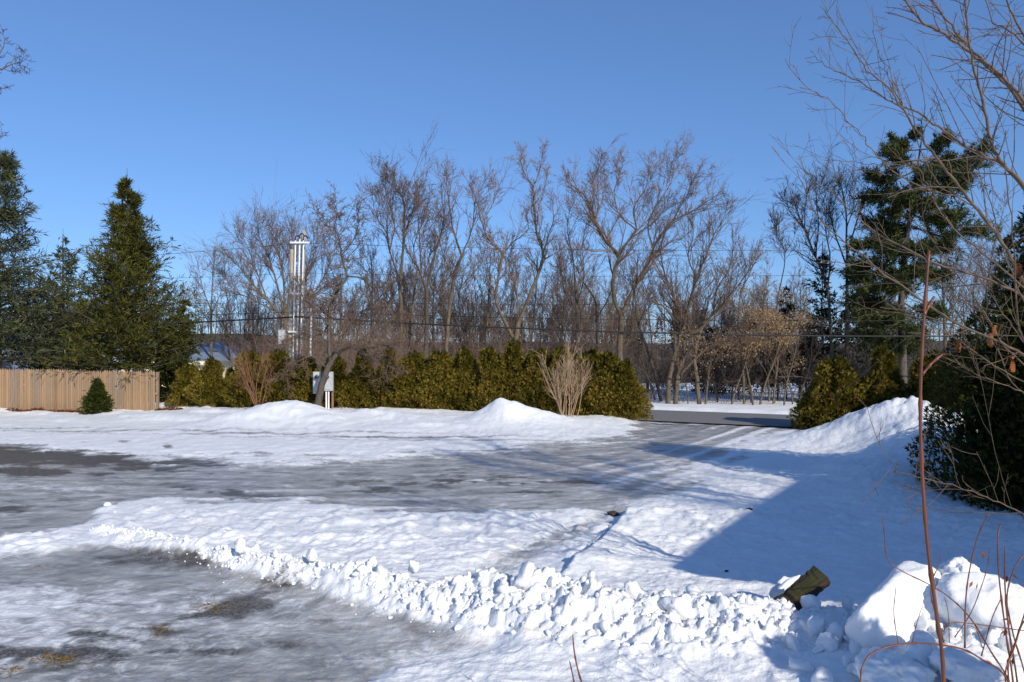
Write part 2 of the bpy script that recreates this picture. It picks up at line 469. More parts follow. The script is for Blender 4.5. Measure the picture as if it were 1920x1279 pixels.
def blob(u, v, lst):
    s = np.zeros_like(u)
    for bu, bv, ru, rv, a in lst:
        s = np.maximum(s, a * np.exp(-((u - bu) / ru) ** 2 - ((v - bv) / rv) ** 2))
    return s

TRACKS = None
def ground(X, Y, fine=True):
    global TRACKS
    if TRACKS is None: TRACKS = [track(t) for t in TRACK_PX]
    """height and cover (ice, dirt, stain) of the snowy yard"""
    u, v = uv_of(X, Y)
    w1 = fbm(X * 1.1, Y * 1.1, 4, 3); w2 = fbm(X * 0.45, Y * 0.45, 3, 11)
    s = 2.6                                             # foreshortening: rows count more than columns
    sd = poly_sd(u, v * s, A(DRIVE) * A([1, s])) + w1 * 42 + 34 * fbm(X * 1.3, Y * 4.0, 5, 13, .6)
    drv = sstep(-30 - 34 * sstep(900, 1300, u), 36 + 20 * sstep(900, 1300, u), sd)
    nr = sstep(-22, 40, poly_sd(u, v * s, A(NEAR) * A([1, s])) + w1 * 46 + 22 * w2)
    flat = np.maximum(drv, nr)
    bk = poly_sd(u, v * s, A(BANK) * A([1, s])) + w1 * 8
    z = 0.075 * (1 - flat) * (0.75 + 0.4 * w2)
    bkm = sstep(-6, 75, bk)
    z = z + (0.02 + 0.18 * sstep(180, 480, u)) * bkm
    # plough ridges slanting over the bank
    rid = np.sin((X * 0.85 + Y * 0.75) * 2.1 + 2.2 * w2 * 2)
    z = z + 0.085 * bkm * sstep(-.2, 1.0, rid) * sstep(1150, 700, u)
    for mx, my, a, sx, sy in MOUNDS:
        wob = 1 + 0.12 * vnoise(X * 1.3 + mx, Y * 1.3, None, 5)
        ex = np.exp(-(((X - mx) / sx) ** 2 + ((Y - my) / sy) ** 2))
        z = z + a * ex * (wob + (.16 * fbm(X * 2.4, Y * 2.4, 4, 7, .6) if fine else 0))
    dW, pw = seg_dist(X, Y, WIND_W)
    edge = 1 + 0.35 * fbm(X * 2.2, Y * 2.2, 3, 21)
    t = dW / np.maximum(pw[..., 1] * edge, 1e-3)
    wr = np.exp(-np.abs(t) ** 1.7 * 1.5)
    z = z + pw[..., 0] * wr * (0.78 + 0.32 * fbm(X * 3.1, Y * 3.1, 3, 31))
    # track rut and the cut bank beside it
    dR, _ = seg_dist(X, Y, RUT)
    rm = np.exp(-(dR / .27) ** 2)
    z = z - 0.055 * rm
    side = (STEP[-1, 0] - STEP[0, 0]) * (Y - STEP[0, 1]) - (STEP[-1, 1] - STEP[0, 1]) * (X - STEP[0, 0])
    dS, _ = seg_dist(X, Y, STEP)
    z = z + 0.10 * np.where(side > 0, 1, 0) * np.exp(-(dS / .5) ** 2) * sstep(0, .06, dS)
    # crusty surface
    rough = (1 - flat)
    foot = sstep(1110, 1000, v) * sstep(945, 975, v) * rough
    if fine:
        z = z + rough * 0.030 * fbm(X * 2.6, Y * 2.6, 5, 41)
        z = z + foot * 0.075 * np.maximum(fbm(X * 4.5, Y * 4.5, 3, 45), -0.1)
        cr = 1 - np.abs(fbm(X * 5.5, Y * 7.5, 4, 51))
        z = z + (0.8 * rough + 0.45 * flat) * 0.024 * cr ** 3
        dT, _ = seg_dist(X, Y, TREAD)
        z = z + 0.028 * np.exp(-(dT / .10) ** 2) * np.maximum(0, np.sin((X * .9 - Y * .45) * 46))
        # thin frozen ripples on the ice
        z = z + flat * 0.008 * fbm(X * 3, Y * 5, 4, 61)
        # broken crust, then overlapping clods
        bil = 1 - np.abs(fbm(X * 5.2, Y * 5.2, 4, 91, .6))
        z = z + pw[..., 0] * sstep(.12, .6, wr) * (.50 * (bil - .72) + .22 * fbm(X * 11, Y * 11, 4, 95, .65))
    # the road lies open: ground dips under it
    q = (X - ROAD_P[0]) * ROAD_N[0] + (Y - ROAD_P[1]) * ROAD_N[1]      # <0 on this side
    rd = sstep(-ROAD_W - 1.4, -ROAD_W + .1, q)
    z = z * (1 - rd) - 0.035 * rd
    z = z * (1 - 0.0 * rd)
    # cover
    trk = np.zeros_like(X)
    for k, tp in enumerate(TRACKS):
        dT_, _ = seg_dist(X, Y, tp)
        for o_ in (.0, .75):
            trk = trk + (1 if k % 2 else -.8) * np.exp(-((dT_ - o_) / .11) ** 2) * (.45 + .75 * vnoise(X * .5 + k, Y * .5, None, 66 + k))
    z = z - 0.012 * np.clip(trk, -1, 1) * flat
    band = np.exp(-((v - (808 + 0.022 * np.clip(u, 0, 1100))) / 9.0) ** 2) * sstep(1180, 950, u)
    streaks = 0.5 + 0.5 * np.sin(v * 1.1 + 2.5 * w1)
    ice = np.clip(0.86 * drv + 1.05 * nr * (0.85 + 0.6 * w2), 0, 1)
    ice = np.maximum(ice, 0.62 * band * streaks)
    slash = [(232, 833, 14, 3, .75), (315, 842, 12, 4, .75), (620, 858, 20, 5, .6), (440, 856, 16, 4, .6)]
    ice = np.maximum(ice, blob(u, v, slash))
    ice = np.maximum(ice, 0.55 * rm)
    apr = sstep(0, 14, poly_sd(u, v * s, A([(1210,790),(1500,793),(1560,803),(1420,832),(1250,838),(1200,815)]) * A([1, s])))
    white = blob(u, v, [(1330, 880, 130, 26, .5), (1450, 830, 110, 14, .7), (100, 915, 240, 13, .55), (900, 905, 130, 6, .4), (40, 1110, 160, 20, .35), (150, 1200, 160, 22, .15), (230, 1008, 140, 12, .45), (1000, 1240, 420, 40, .6), (700, 1230, 160, 24, .3)])
    ice = ice + .42 * np.clip(trk, -1.2, 1.2) * sstep(0.02, .3, drv + .25 * band)
    ice = np.clip(ice - white * (0.75 + .5 * w1), 0, 1)
    ice = ice * (1 - sstep(.03, .12, pw[..., 0] * wr))
    dirt = blob(u, v, [(60, 856, 230, 17, 1.3), (250, 873, 210, 12, 1.15), (30, 886, 180, 9, 1.2), (470, 930, 95, 13, .8), (350, 915, 60, 7, .55), (10, 955, 70, 13, .72), (160, 938, 90, 8, .55), (330, 1052, 170, 26, .8),
        (560, 1105, 120, 20, .8), (760, 1140, 110, 11, .72), (110, 1150, 80, 16, .8), (420, 1140, 150, 30, .78), (380, 1222, 100, 18, .7), (80, 1235, 160, 28, .72), (1085, 905, 90, 8, .6), (1010, 925, 80, 7, .62), (800, 905, 300, 26, .5),
        (1240, 793, 60, 5, .75), (1330, 800, 90, 6, .5), (1270, 868, 50, 7, .5), (1170, 968, 30, 5, .5), (620, 935, 120, 9, .5), (640, 1170, 170, 18, .7), (250, 1110, 160, 22, .6), (250, 1190, 200, 30, .5), (500, 1200, 200, 24, .5)])
    fz = fbm(X * 1.7, Y * 2.6, 6, 17, .62)
    dirt = sstep(.15, 1.15, dirt * (1 + .5 * w1) + .95 * fz * sstep(.04, .35, dirt))
    dirt = dirt * flat * (1 - sstep(.05, .14, pw[..., 0] * wr))
    dirt = dirt * (1 - 0.9 * bkm)
    stain = blob(u, v, [(1000, 1215, 60, 14, .62), (1330, 1190, 50, 10, .6), (1140, 1230, 70, 8, .5), (560, 1110, 30, 5, .4), (1480, 1165, 60, 20, .45)])
    stain = np.maximum(stain * .6, .6 * sstep(.06, .3, wr) * (1 - sstep(.45, .85, wr)) * sstep(.05, .6, fbm(X * 1.9, Y * 1.9, 5, 97)) * sstep(.1, .3, pw[..., 0]))
    return z, ice, np.clip(dirt, 0, 1), stain, np.clip(trk, -1, 1) * sstep(0.02, .4, drv + .3 * band) + .6 * nr * sstep(-.5, .35, w1 + .5 * w2)

# fine sheet round the yard: rows packed towards the camera, columns packed towards the view
tt = np.concatenate([np.linspace(-3.2, -0.72, 40, endpoint=False), np.linspace(-0.72, 0.72, 580), np.linspace(0.72, 3.2, 40 + 1)[1:]])
rows = np.concatenate([np.geomspace(2.3, 4.7, 30, endpoint=False), np.geomspace(4.7, 9.5, 205, endpoint=False), np.geomspace(9.5, 36, 215)])
Yg, Tg = np.meshgrid(rows, tt, indexing='ij')
Xg = Yg * Tg
zg, ice_g, dirt_g, st_g, tk_g = ground(Xg, Yg)
nr_, nc_ = Xg.shape
gi = np.arange(nr_ * nc_).reshape(nr_, nc_)
gq = np.stack([gi[:-1, :-1], gi[:-1, 1:], gi[1:, 1:], gi[1:, :-1]], -1).reshape(-1, 4)
gm = mesh_np('snow_ground', np.stack([Xg, Yg, zg], -1).reshape(-1, 3), gq, None, True, {'track': tk_g.ravel(), 'ice': ice_g.ravel(), 'dirt': dirt_g.ravel(), 'stain': st_g.ravel()})
structure(obj('snow_ground', gm, M['snow']))

def gz(x, y):
    z, *_ = ground(A([[float(x)]]), A([[float(y)]]))
    return float(z[0, 0]) if y < 36 else -0.06

# snow field to the horizon
fld = mesh_np('snow_field', [(-2500, -300, -.07), (2500, -300, -.07), (2500, 3000, -.07), (-2500, 3000, -.07)], [[0, 1, 2, 3]])
structure(obj('snow_field', fld, M['snow_chunk']))

# road across the end of the drive, and the ploughed bank beyond it
def road_pt(s, off, z=0.0):
    p = ROAD_P + ROAD_DIR * s + ROAD_N * off
    return (p[0], p[1], z)
sv = np.linspace(-90, 60, 160)
rv = []
for s in sv:
    for k, off in enumerate(np.linspace(-ROAD_W, 0, 6)):
        rv.append(road_pt(s, off, 0.012 + 0.05 * math.sin(math.pi * k / 5)))
ri = np.arange(len(sv) * 6).reshape(-1, 6)
rq = np.stack([ri[:-1, :-1], ri[1:, :-1], ri[1:, 1:], ri[:-1, 1:]], -1).reshape(-1, 4)
structure(obj('road', mesh_np('road', rv, rq), M['asphalt']))
sv = np.linspace(-90, 60, 700); ov = np.linspace(-0.45, 4.5, 26)
S_, O_ = np.meshgrid(sv, ov, indexing='ij')
bx = ROAD_P[0] + ROAD_DIR[0] * S_ + ROAD_N[0] * O_; by = ROAD_P[1] + ROAD_DIR[1] * S_ + ROAD_N[1] * O_
nz = fbm(bx * 1.2, by * 1.2, 4, 71)
bz = 0.17 * sstep(-0.45 + 0.2 * 0, 0.35, O_ + 0.18 * nz) * (1 - 0.55 * sstep(0.8, 4.0, O_)) + 0.05 * nz * sstep(-.3, .6, O_) - 0.03 - .2 * sstep(3.9, 4.5, O_)
bi = np.arange(bx.size).reshape(bx.shape)
bq = np.stack([bi[:-1, :-1], bi[1:, :-1], bi[1:, 1:], bi[:-1, 1:]], -1).reshape(-1, 4)
structure(obj('roadside_snow_bank', mesh_np('roadside_snow_bank', np.stack([bx, by, bz], -1).reshape(-1, 3), bq), M['snow_chunk']))

# ------------------------------------------------------------------ trees: generator
def grow(p0, d0, L, r0, K, wander, up, r, taper=0.75, minr=0.0):
    N = len(p0)
    pts = np.zeros((N, K + 1, 3)); pts[:, 0] = p0
    d = norm(d0.copy()); curl = r.normal(0, wander, (N, 3))
    st = (L / K)[:, None]
    for k in range(K):
        curl = 0.6 * curl + r.normal(0, wander, (N, 3))
        d = norm(d + curl + A([0, 0, up]))
        pts[:, k + 1] = pts[:, k] + d * st
    rad = r0[:, None] * (1 - taper * np.linspace(0, 1, K + 1)[None])
    return pts, np.maximum(rad, minr)

def kids(pts, rad, M_, t0, t1, ang, angs, r, Lbase, lvar=0.35, fall=0.55, rr=0.6, flat=None):
    """M_ children on each of N parents"""
    N, K1, _ = pts.shape; K = K1 - 1
    t = t0 + (t1 - t0) * (np.arange(M_)[None] + r.random((N, M_))) / M_
    f = t * K; i = np.minimum(f.astype(int), K - 1); w = (f - i)[..., None]
    n = np.arange(N)[:, None]
    p = pts[n, i] * (1 - w) + pts[n, i + 1] * w
    rd = rad[n, i] * (1 - w[..., 0]) + rad[n, i + 1] * w[..., 0]
    tan = norm(pts[n, i + 1] - pts[n, i])
    rv = r.normal(size=(N, M_, 3))
    if flat is not None: rv = rv * A(flat)
    per = norm(rv - (rv * tan).sum(-1, keepdims=True) * tan)
    a = np.radians(r.normal(ang, angs, (N, M_)))[..., None]
    d = np.cos(a) * tan + np.sin(a) * per
    Lb = np.asarray(Lbase); Lb = Lb[:, None] if Lb.ndim == 1 else Lb
    L = Lb * (1 - fall * (t - t0) / max(t1 - t0, 1e-6)) * np.exp(r.normal(0, lvar, (N, M_)))
    return p.reshape(-1, 3), d.reshape(-1, 3), L.ravel(), (rd * rr).ravel(), t.ravel()

def crown_from(limbs, r, dens=1.0, tw=0.0068, up=0.10, lsec=1.7, ang=34, levels=3, sec_per_m=3.2, wander=0.06, t0=0.2, droop=0.0, m2=5, m3=5, m4=3):
    """limbs: list of (pts(K,3), rad(K)). returns MB with twigs on them"""
    mb = MB()
    ps, ds, Ls, rs = [], [], [], []
    for pts, rad in limbs:
        ln = np.linalg.norm(np.diff(pts, axis=0), axis=1).sum()
        m = max(2, int(ln * sec_per_m * dens))
        a = kids(pts[None], rad[None], m, t0, 1.0, ang, 12, r, A([lsec * min(1.15, 0.35 + ln / 6)]), 0.35, 0.45, 0.55)
        ps.append(a[0]); ds.append(a[1]); Ls.append(a[2]); rs.append(a[3])
        # the limb's own continuing tip
        ps.append(pts[-1:]); ds.append(norm(pts[-1:] - pts[-2:-1])); Ls.append(A([lsec * 0.5])); rs.append(rad[-1:])
    p = np.concatenate(ps); d = np.concatenate(ds); L = np.concatenate(Ls); rr = np.clip(np.concatenate(rs), tw * 1.8, 0.05)
    p1, r1 = grow(p, d, L, rr, 6, wander, up, r, 0.7, tw)
    mb.tubes(p1, r1, 4)
    a = kids(p1, r1, m2, 0.15, 1.0, ang, 14, r, L * 0.52, 0.35, 0.4, 0.62)
    p2, r2 = grow(a[0], a[1], a[2], np.maximum(a[3], tw * 1.2), 4, wander, up * 0.8 - droop, r, 0.6, tw)
    mb.tubes(p2, r2, 3)
    a3 = kids(p2, r2, m3, 0.12, 1.0, ang, 14, r, a[2] * 0.55, 0.35, 0.35, 0.65)
    p3, r3 = grow(a3[0], a3[1], a3[2], np.maximum(a3[3], tw), 1, wander, up * 0.6 - droop, r, 0.5, tw * 0.75)
    mb.tubes(p3, r3, 3)
    if levels > 3:
        a4 = kids(p3, r3, m4, 0.1, 1.0, ang, 14, r, a3[2] * 0.55, 0.35, 0.3, 0.7)
        p4, r4 = grow(a4[0], a4[1], a4[2], np.full(len(a4[0]), tw * 0.8), 1, wander, up * 0.5 - droop, r, 0.4, tw * 0.6)
        mb.tubes(p4, r4, 3)
    return mb

def limb_world(path, d, r0, r1, depth=0.0, r=None, n=None):
    """path of photo pixels at depth d (depth: how far the tip leans away) -> relative spline"""
    k = len(path)
    w = A([P(u, v, d + depth * (i / (k - 1)) ** 1.2) for i, (u, v) in enumerate(path)])
    n = n or 3 * k
    pts = spline(w, n)
    if r is not None:
        pts[1:] += r.normal(0, 0.012, pts[1:].shape)
    return pts, np.linspace(r0, r1, n)

def guided_tree(name, label, cat, d, limbs, seed, bark='bark', twig='twig', group='bare trees across the road', base_v=None, extra=None, **kw):
    """limbs: (path, r0, r1, depth lean)"""
    r = np.random.default_rng(seed)
    L = [limb_world(p, d, a * .66, b * .7, dp, r) for p, a, b, dp in limbs]
    gz0 = -0.05
    # first limb is the trunk: carry it down into the ground
    t0, ra0 = L[0]
    if t0[0][2] > gz0:
        x0 = t0[0].copy(); dirn = norm(t0[0] - t0[2]); foot = x0 + dirn * (x0[2] - gz0) / max(0.3, -dirn[2]); foot[2] = gz0 - .05
        mid = (foot + x0) / 2
        t0 = np.vstack([foot, mid, t0]); ra0 = np.concatenate([[ra0[0] * 1.35, ra0[0] * 1.08], ra0])
        L[0] = (t0, ra0)
    base = L[0][0][0].copy(); base[2] = -0.05
    th = thing(name, label, cat, base, group)
    mb = MB()
    for pts, rad in L:
        mb.tubes((pts - base)[None], rad[None], 8 if rad[0] > .06 else 6)
    mb.build('trunk', M[bark], th)
    crown_from([(p - base, q) for p, q in L[(0 if kw.pop('trunk_twigs', False) else 1):]], r, **kw).build('crown', M[twig], th)
    return th

def auto_tree(name, seed, H, style='forest', tr=0.14, **kw):
    """free-grown bare tree, root at the origin; returns thing (unlinked label) built once and copied"""
    r = np.random.default_rng(seed)
    th = thing(name, 'x', 'tree', (0, 0, 0))
    mb = MB()
    limbs = []
    if style == 'forest':
        p, q = grow(A([[0, 0, -.1]]), A([[r.normal(0, .04), r.normal(0, .04), 1]]), A([H * .88]), A([tr]), 16, 0.014, 0.012, r, 0.86)
        limbs.append((p[0], q[0]))
        a = kids(p, q, int(7 + H * .5), 0.34, 0.97, 34, 9, r, A([H * .32]), 0.25, 0.55, 0.5)
        pl, ql = grow(a[0], a[1], a[2], a[3], 8, 0.03, 0.06, r, 0.75, 0.008)
    elif style == 'vase':
        p, q = grow(A([[0, 0, -.1]]), A([[0, 0, 1.]]), A([H * .28]), A([tr]), 6, 0.03, 0.02, r, 0.3)
        limbs.append((p[0], q[0]))
        a = kids(p, q, 9, 0.6, 1.0, 27, 9, r, A([H * .66]), 0.16, 0.1, 0.55)
        pl, ql = grow(a[0], a[1], a[2], a[3], 10, 0.045, 0.012, r, 0.85, 0.008)
    else:  # sapling
        p, q = grow(A([[0, 0, -.1]]), A([[r.normal(0, .05), r.normal(0, .05), 1]]), A([H * .9]), A([tr]), 12, 0.04, 0.03, r, 0.8)
        limbs.append((p[0], q[0]))
        a = kids(p, q, 9, 0.3, 0.95, 38, 10, r, A([H * .26]), 0.3, 0.4, 0.5)
        pl, ql = grow(a[0], a[1], a[2], a[3], 6, 0.07, 0.05, r, 0.7, 0.006)
    mb.tubes(p, q, 8); mb.tubes(pl, ql, 5)
    limbs = [(pl[i], ql[i]) for i in range(len(pl))]
    mb.build('trunk', kw.pop('bark', M['bark']), th)
    twig = kw.pop('twigm', M['twig'])
    crown_from(limbs, r, **kw).build('crown', twig, th)
    return th

# ------------------------------------------------------------------ conifers
def spruce_mesh(seed, H, R, n_br, per, needles, droop=0.10, tuft=(0.16, 0.055), low=0.04, topgap=0.9, ragged=0.22, pw=0.8, bell=0):
    """returns (trunk MB, crown MB): whorled branches, flat side twigs, needle tufts"""
    r = np.random.default_rng(seed)
    tr = MB(); cr = MB()
    zz = np.linspace(0, H, 14)
    tr.tubes(np.stack([0.02 * np.sin(zz), 0.02 * np.cos(zz * 1.3), zz], -1)[None], np.maximum(0.012 * H * (1 - zz / H) , 0.012)[None], 7)
    t = low + (1 - low) * r.random(n_br * 5); t = t[r.random(n_br * 5) < (1.01 - t) ** .75][:n_br]; n_br = len(t)
    nt_ = max(6, H / .40); t = (np.round(t * nt_) + r.normal(0, .16, n_br)) / nt_      # whorls
    t = np.clip(t, low, 0.97)
    az = r.random(n_br) * 2 * np.pi
    prof = ((1 - t ** bell) if bell else (1 - t) ** pw) * (0.86 + ragged * r.normal(size=n_br)) + 0.03
    L = np.maximum(R * prof * np.where(t < 0.12, 0.8 + t * 1.6, 1), 0.12)
    el = np.radians(-14 + 52 * t + r.normal(0, 6, n_br))
    d = np.stack([np.cos(az) * np.cos(el), np.sin(az) * np.cos(el), np.sin(el)], -1)
    p0 = np.stack([np.zeros(n_br), np.zeros(n_br), t * H], -1)
    pts, rad = grow(p0, d, L, 0.006 + 0.008 * L, 6, 0.035, droop * 0.35, r, 0.7, 0.004)
    tr.tubes(pts, rad, 4)
    a = kids(pts, rad, per, 0.12, 1.0, 52, 10, r, L * 0.36, 0.25, 0.6, 0.6, flat=(1, 1, 0.28))
    dd = a[1]; dd[:, 2] -= 0.10
    p2, r2 = grow(a[0], norm(dd), a[2] + 0.05, np.full(len(a[0]), 0.004), 3, 0.05, 0.0, r, 0.5, 0.003)
    # needle tufts along side twigs and along the tip half of branches
    for pp, nn in ((p2, needles), (pts[:, 3:], needles * 2)):
        N, K1, _ = pp.shape
        f = r.random((N, nn)) * (K1 - 1); i = np.minimum(f.astype(int), K1 - 2); w = (f - i)[..., None]; n = np.arange(N)[:, None]
        b = (pp[n, i] * (1 - w) + pp[n, i + 1] * w).reshape(-1, 3)
        tan = norm(pp[n, i + 1] - pp[n, i]).reshape(-1, 3)
        ax = norm(tan * 0.9 + r.normal(0, 0.42, tan.shape) + A([0, 0, 0.06]))
        sd = norm(np.cross(ax, r.normal(size=ax.shape)))
        m = len(b)
        cr.diamonds(b, ax, sd, tuft[0] * (0.6 + 0.8 * r.random(m)), tuft[1] * (0.6 + 0.8 * r.random(m)), np.clip(r.normal(.5, .22, m) + 0.10 * (np.repeat(np.arange(N), nn) % 3 - 1), 0, 1))
    # leader shoots
    k = 26
    az = r.random(k) * 6.28; tz = H * (0.90 + 0.13 * r.random(k) ** 2)
    cr.diamonds(np.stack([0 * az, 0 * az, tz - .1], -1), norm(np.stack([np.cos(az) * .6, np.sin(az) * .6, 1 + 0 * az], -1)), norm(np.stack([-np.sin(az), np.cos(az), 0 * az], -1)), .10 + .9 * np.clip(1.03 - tz / H, 0, .2), np.full(k, .03), .5)
    tr.tubes(A([[[0, 0, H * .97], [0.01, 0, H * (1.0 + .5 / (H + 1))]]]), A([[.016, .006]]), 4)
    return tr, cr

def thuja_mesh(seed, H, R, n, size=0.13, pointed=0.55, lump=0.28, core=0.16, low=0.9):
    """dense cedar: upright sprays through the outer shell of an uneven column"""
    r = np.random.default_rng(seed)
    tr = MB(); cr = MB()
    zz = np.linspace(-.05, H * .9, 8)
    for k in range(3):
        a = k * 2.1 + r.random(); x = 0.1 * R
        tr.tubes(np.stack([np.cos(a) * x * (1 + zz * .5), np.sin(a) * x * (1 + zz * .5), zz], -1)[None], np.linspace(.05, .012, 8)[None], 6)
    t = r.random(n * 2) ** low
    prof = np.clip(1.08 - t, 0, 1) ** pointed * (0.74 + 0.34 * np.sin(np.pi * np.clip(t * 1.25 + .1, 0, 1)))
    keep = r.random(n * 2) < prof / prof.max() * 0.8 + 0.2
    t = t[keep][:n]; prof = prof[keep][:n]; m = len(t)
    az = r.random(m) * 2 * np.pi
    lum = 1 + lump * vnoise(np.cos(az) * 1.9 + seed, np.sin(az) * 1.9, t * H * 1.5, seed) + 0.5 * lump * vnoise(np.cos(az) * 4.5, np.sin(az) * 4.5 + seed, t * H * 3.5, seed + 3)
    shell = 1 - 0.42 * r.random(m) ** 1.7
    rad = R * prof * lum * shell
    b = np.stack([np.cos(az) * rad, np.sin(az) * rad, t * H * (1 + 0.06 * vnoise(np.cos(az) * 2, np.sin(az) * 2, None, seed + 8))], -1)
    out = np.stack([np.cos(az), np.sin(az), 0 * az], -1)
    ax = norm(out * (0.55 + .3 * r.random((m, 1))) + A([0, 0, 0.75]) + r.normal(0, .33, (m, 3)))
    sd = norm(np.cross(ax, norm(out * .4 + r.normal(0, 1, (m, 3)))))
    L = size * (0.55 + 0.9 * r.random(m))
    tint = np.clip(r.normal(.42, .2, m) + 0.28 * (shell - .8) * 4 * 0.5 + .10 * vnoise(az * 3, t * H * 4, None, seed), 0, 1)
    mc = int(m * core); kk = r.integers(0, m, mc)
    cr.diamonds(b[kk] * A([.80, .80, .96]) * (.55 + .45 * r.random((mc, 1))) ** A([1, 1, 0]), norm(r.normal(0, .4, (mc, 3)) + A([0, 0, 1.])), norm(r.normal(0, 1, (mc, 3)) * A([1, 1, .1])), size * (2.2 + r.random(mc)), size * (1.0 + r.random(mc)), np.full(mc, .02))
    cr.diamonds(b, ax, sd, L, L * (.16 + .12 * r.random(m)), tint)
    for sg in (-1, 1):                                   # feathery side tips
        k = r.random(m) < .75
        ax2 = norm(ax[k] + sg * (.45 + .3 * r.random((k.sum(), 1))) * sd[k])
        nn = np.cross(ax[k], sd[k])
        cr.diamonds(b[k] + ax[k] * L[k][:, None] * .22, ax2, norm(np.cross(nn, ax2)), L[k] * .72, L[k] * (.12 + .10 * r.random(k.sum())), np.clip(tint[k] + .06, 0, 1))
    return tr, cr

def plant(name, label, cat, tr, cr, loc, bark, leaf, group=None, rz=0, scale=1.0):
    th = thing(name, label, cat, loc, group, rz)
    th.scale = (scale,) * 3 if not hasattr(scale, '__len__') else scale
    tr.build('trunk', bark, th)
    cr.build('crown', leaf, th, smooth=False, attr='tint')
    return th

# ------------------------------------------------------------------ far wood and its slope
def hill_z(x, y):
    u = CX + F * x / y
    top = 5.6 + 1.2 * fbm(x * .02, y * .01, 3, 81) + 1.3 * sstep(700, 400, u)
    return -0.07 + top * sstep(64, 150, y + 6 * fbm(x * .05, y * .05, 2, 83))
hx, hy = np.meshgrid(np.linspace(-170, 170, 110), np.linspace(70, 260, 60), indexing='ij')
hz = hill_z(hx, hy) - 0.1
hi = np.arange(hx.size).reshape(hx.shape)
hq = np.stack([hi[:-1, :-1], hi[1:, :-1], hi[1:, 1:], hi[:-1, 1:]], -1).reshape(-1, 4)
structure(obj('wooded_slope', mesh_np('wooded_slope', np.stack([hx, hy, hz], -1).reshape(-1, 3), hq), M['wood_floor']))

def far_wood():
    r = np.random.default_rng(91)
    mb = MB(); cb = MB()
    protos = []
    for k in range(5):
        t = MB(); H = 6.4 + 1.2 * k * .5
        p, q = grow(A([[0, 0, 0.]]), A([[r.normal(0, .05), 0, 1.]]), A([H]), A([.10]), 5, .04, .02, r, .7)
        t.tubes(p, q, 4)
        a = kids(p, q, 10, .22, .97, 38, 10, r, A([H * .34]), .25, .5, .6)
        p1, q1 = grow(a[0], a[1], a[2], np.full(len(a[0]), .03), 3, .09, .06, r, .6, .016)
        t.tubes(p1, q1, 3)
        b = kids(p1, q1, 5, .2, 1, 40, 12, r, a[2] * .5, .3, .4, .6)
        p2, q2 = grow(b[0], b[1], b[2], np.full(len(b[0]), .022), 1, .1, .04, r, .4, .014)
        t.tubes(p2, q2, 3)
        protos.append((np.concatenate(t.v), np.concatenate(t.q)))
    for k in range(340):
        y = 76 + 110 * r.random() ** 1.3; x = (r.random() * 2 - 1) * (0.62 * y) - 0.03 * y
        v, q = protos[k % 5]
        a = r.random() * 6.28; s = (0.72 + .45 * r.random())
        c, sn = math.cos(a) * s, math.sin(a) * s
        w = v @ A([[c, sn, 0], [-sn, c, 0], [0, 0, s]])
        mb.add(w + A([x, y, float(hill_z(A([x]), A([y]))[0]) - .2]), q)
    o = mb.build('far_wood', M['twig_dark'])
    tag(o, 'brown leafless wood covering the low rise behind the trees', 'woods', kind='stuff')
    # evergreen crowns among it
    for k in range(30):
        y = 84 + 90 * r.random()
        x = (r.random() * 1.3 - .30) * .45 * y if k < 34 else (r.random() * 2 - 1) * .6 * y
        H = 4 + 2.6 * r.random(); m = 420
        t = r.random(m) ** .8; az = r.random(m) * 6.28; rd = H * .23 * (1.02 - t) * (.35 + .65 * r.random(m))
        b = np.stack([np.cos(az) * rd, np.sin(az) * rd, t * H], -1) + A([x, y, float(hill_z(A([x]), A([y]))[0])])
        ax = norm(np.stack([np.cos(az), np.sin(az), 0 * az - .1], -1) + r.normal(0, .3, (m, 3)))
        cb.diamonds(b, ax, norm(np.cross(ax, r.normal(size=(m, 3)))), .3 + .5 * r.random(m), .12 + .2 * r.random(m), r.random(m))
    o = cb.build('far_evergreens', M['hemlock'], None, False, 'tint')
    tag(o, 'dark evergreen tops scattered through the far wood', 'evergreens', kind='stuff')
far_wood()

# ------------------------------------------------------------------ houses beyond the yard
def window(parent, c, w, h, face=(0, -1), t=0.06):
    """window proud of a wall; face: outward horizontal unit"""
    rz = math.atan2(face[1], face[0]) + math.pi / 2
    n = A([face[0], face[1], 0.])
    f = MB()
    cs, sn = math.cos(rz), math.sin(rz)
    def at(x, z, out): return A(c) + A([cs * x, sn * x, z]) + n * out
    for x in (-1, 1): f.box(at(x * (w / 2 + .05), 0, t / 2), (.1, t, h + .2), rz)
    for z in (-1, 1): f.box(at(0, z * (h / 2 + .05), t / 2 + .002), (w, t, .1), rz)
    wd = f.build('window', M['white_pipe'], parent, False)
    g = MB()
    for x in (-.5, .5):
        for z in (-.5, .5):
            g = MB(); g.box(at(x * w / 2, z * h / 2, .015), (w / 2 - .03, .02, h / 2 - .03), rz)
            g.build('pane', M['glass'], wd, False)
    return wd

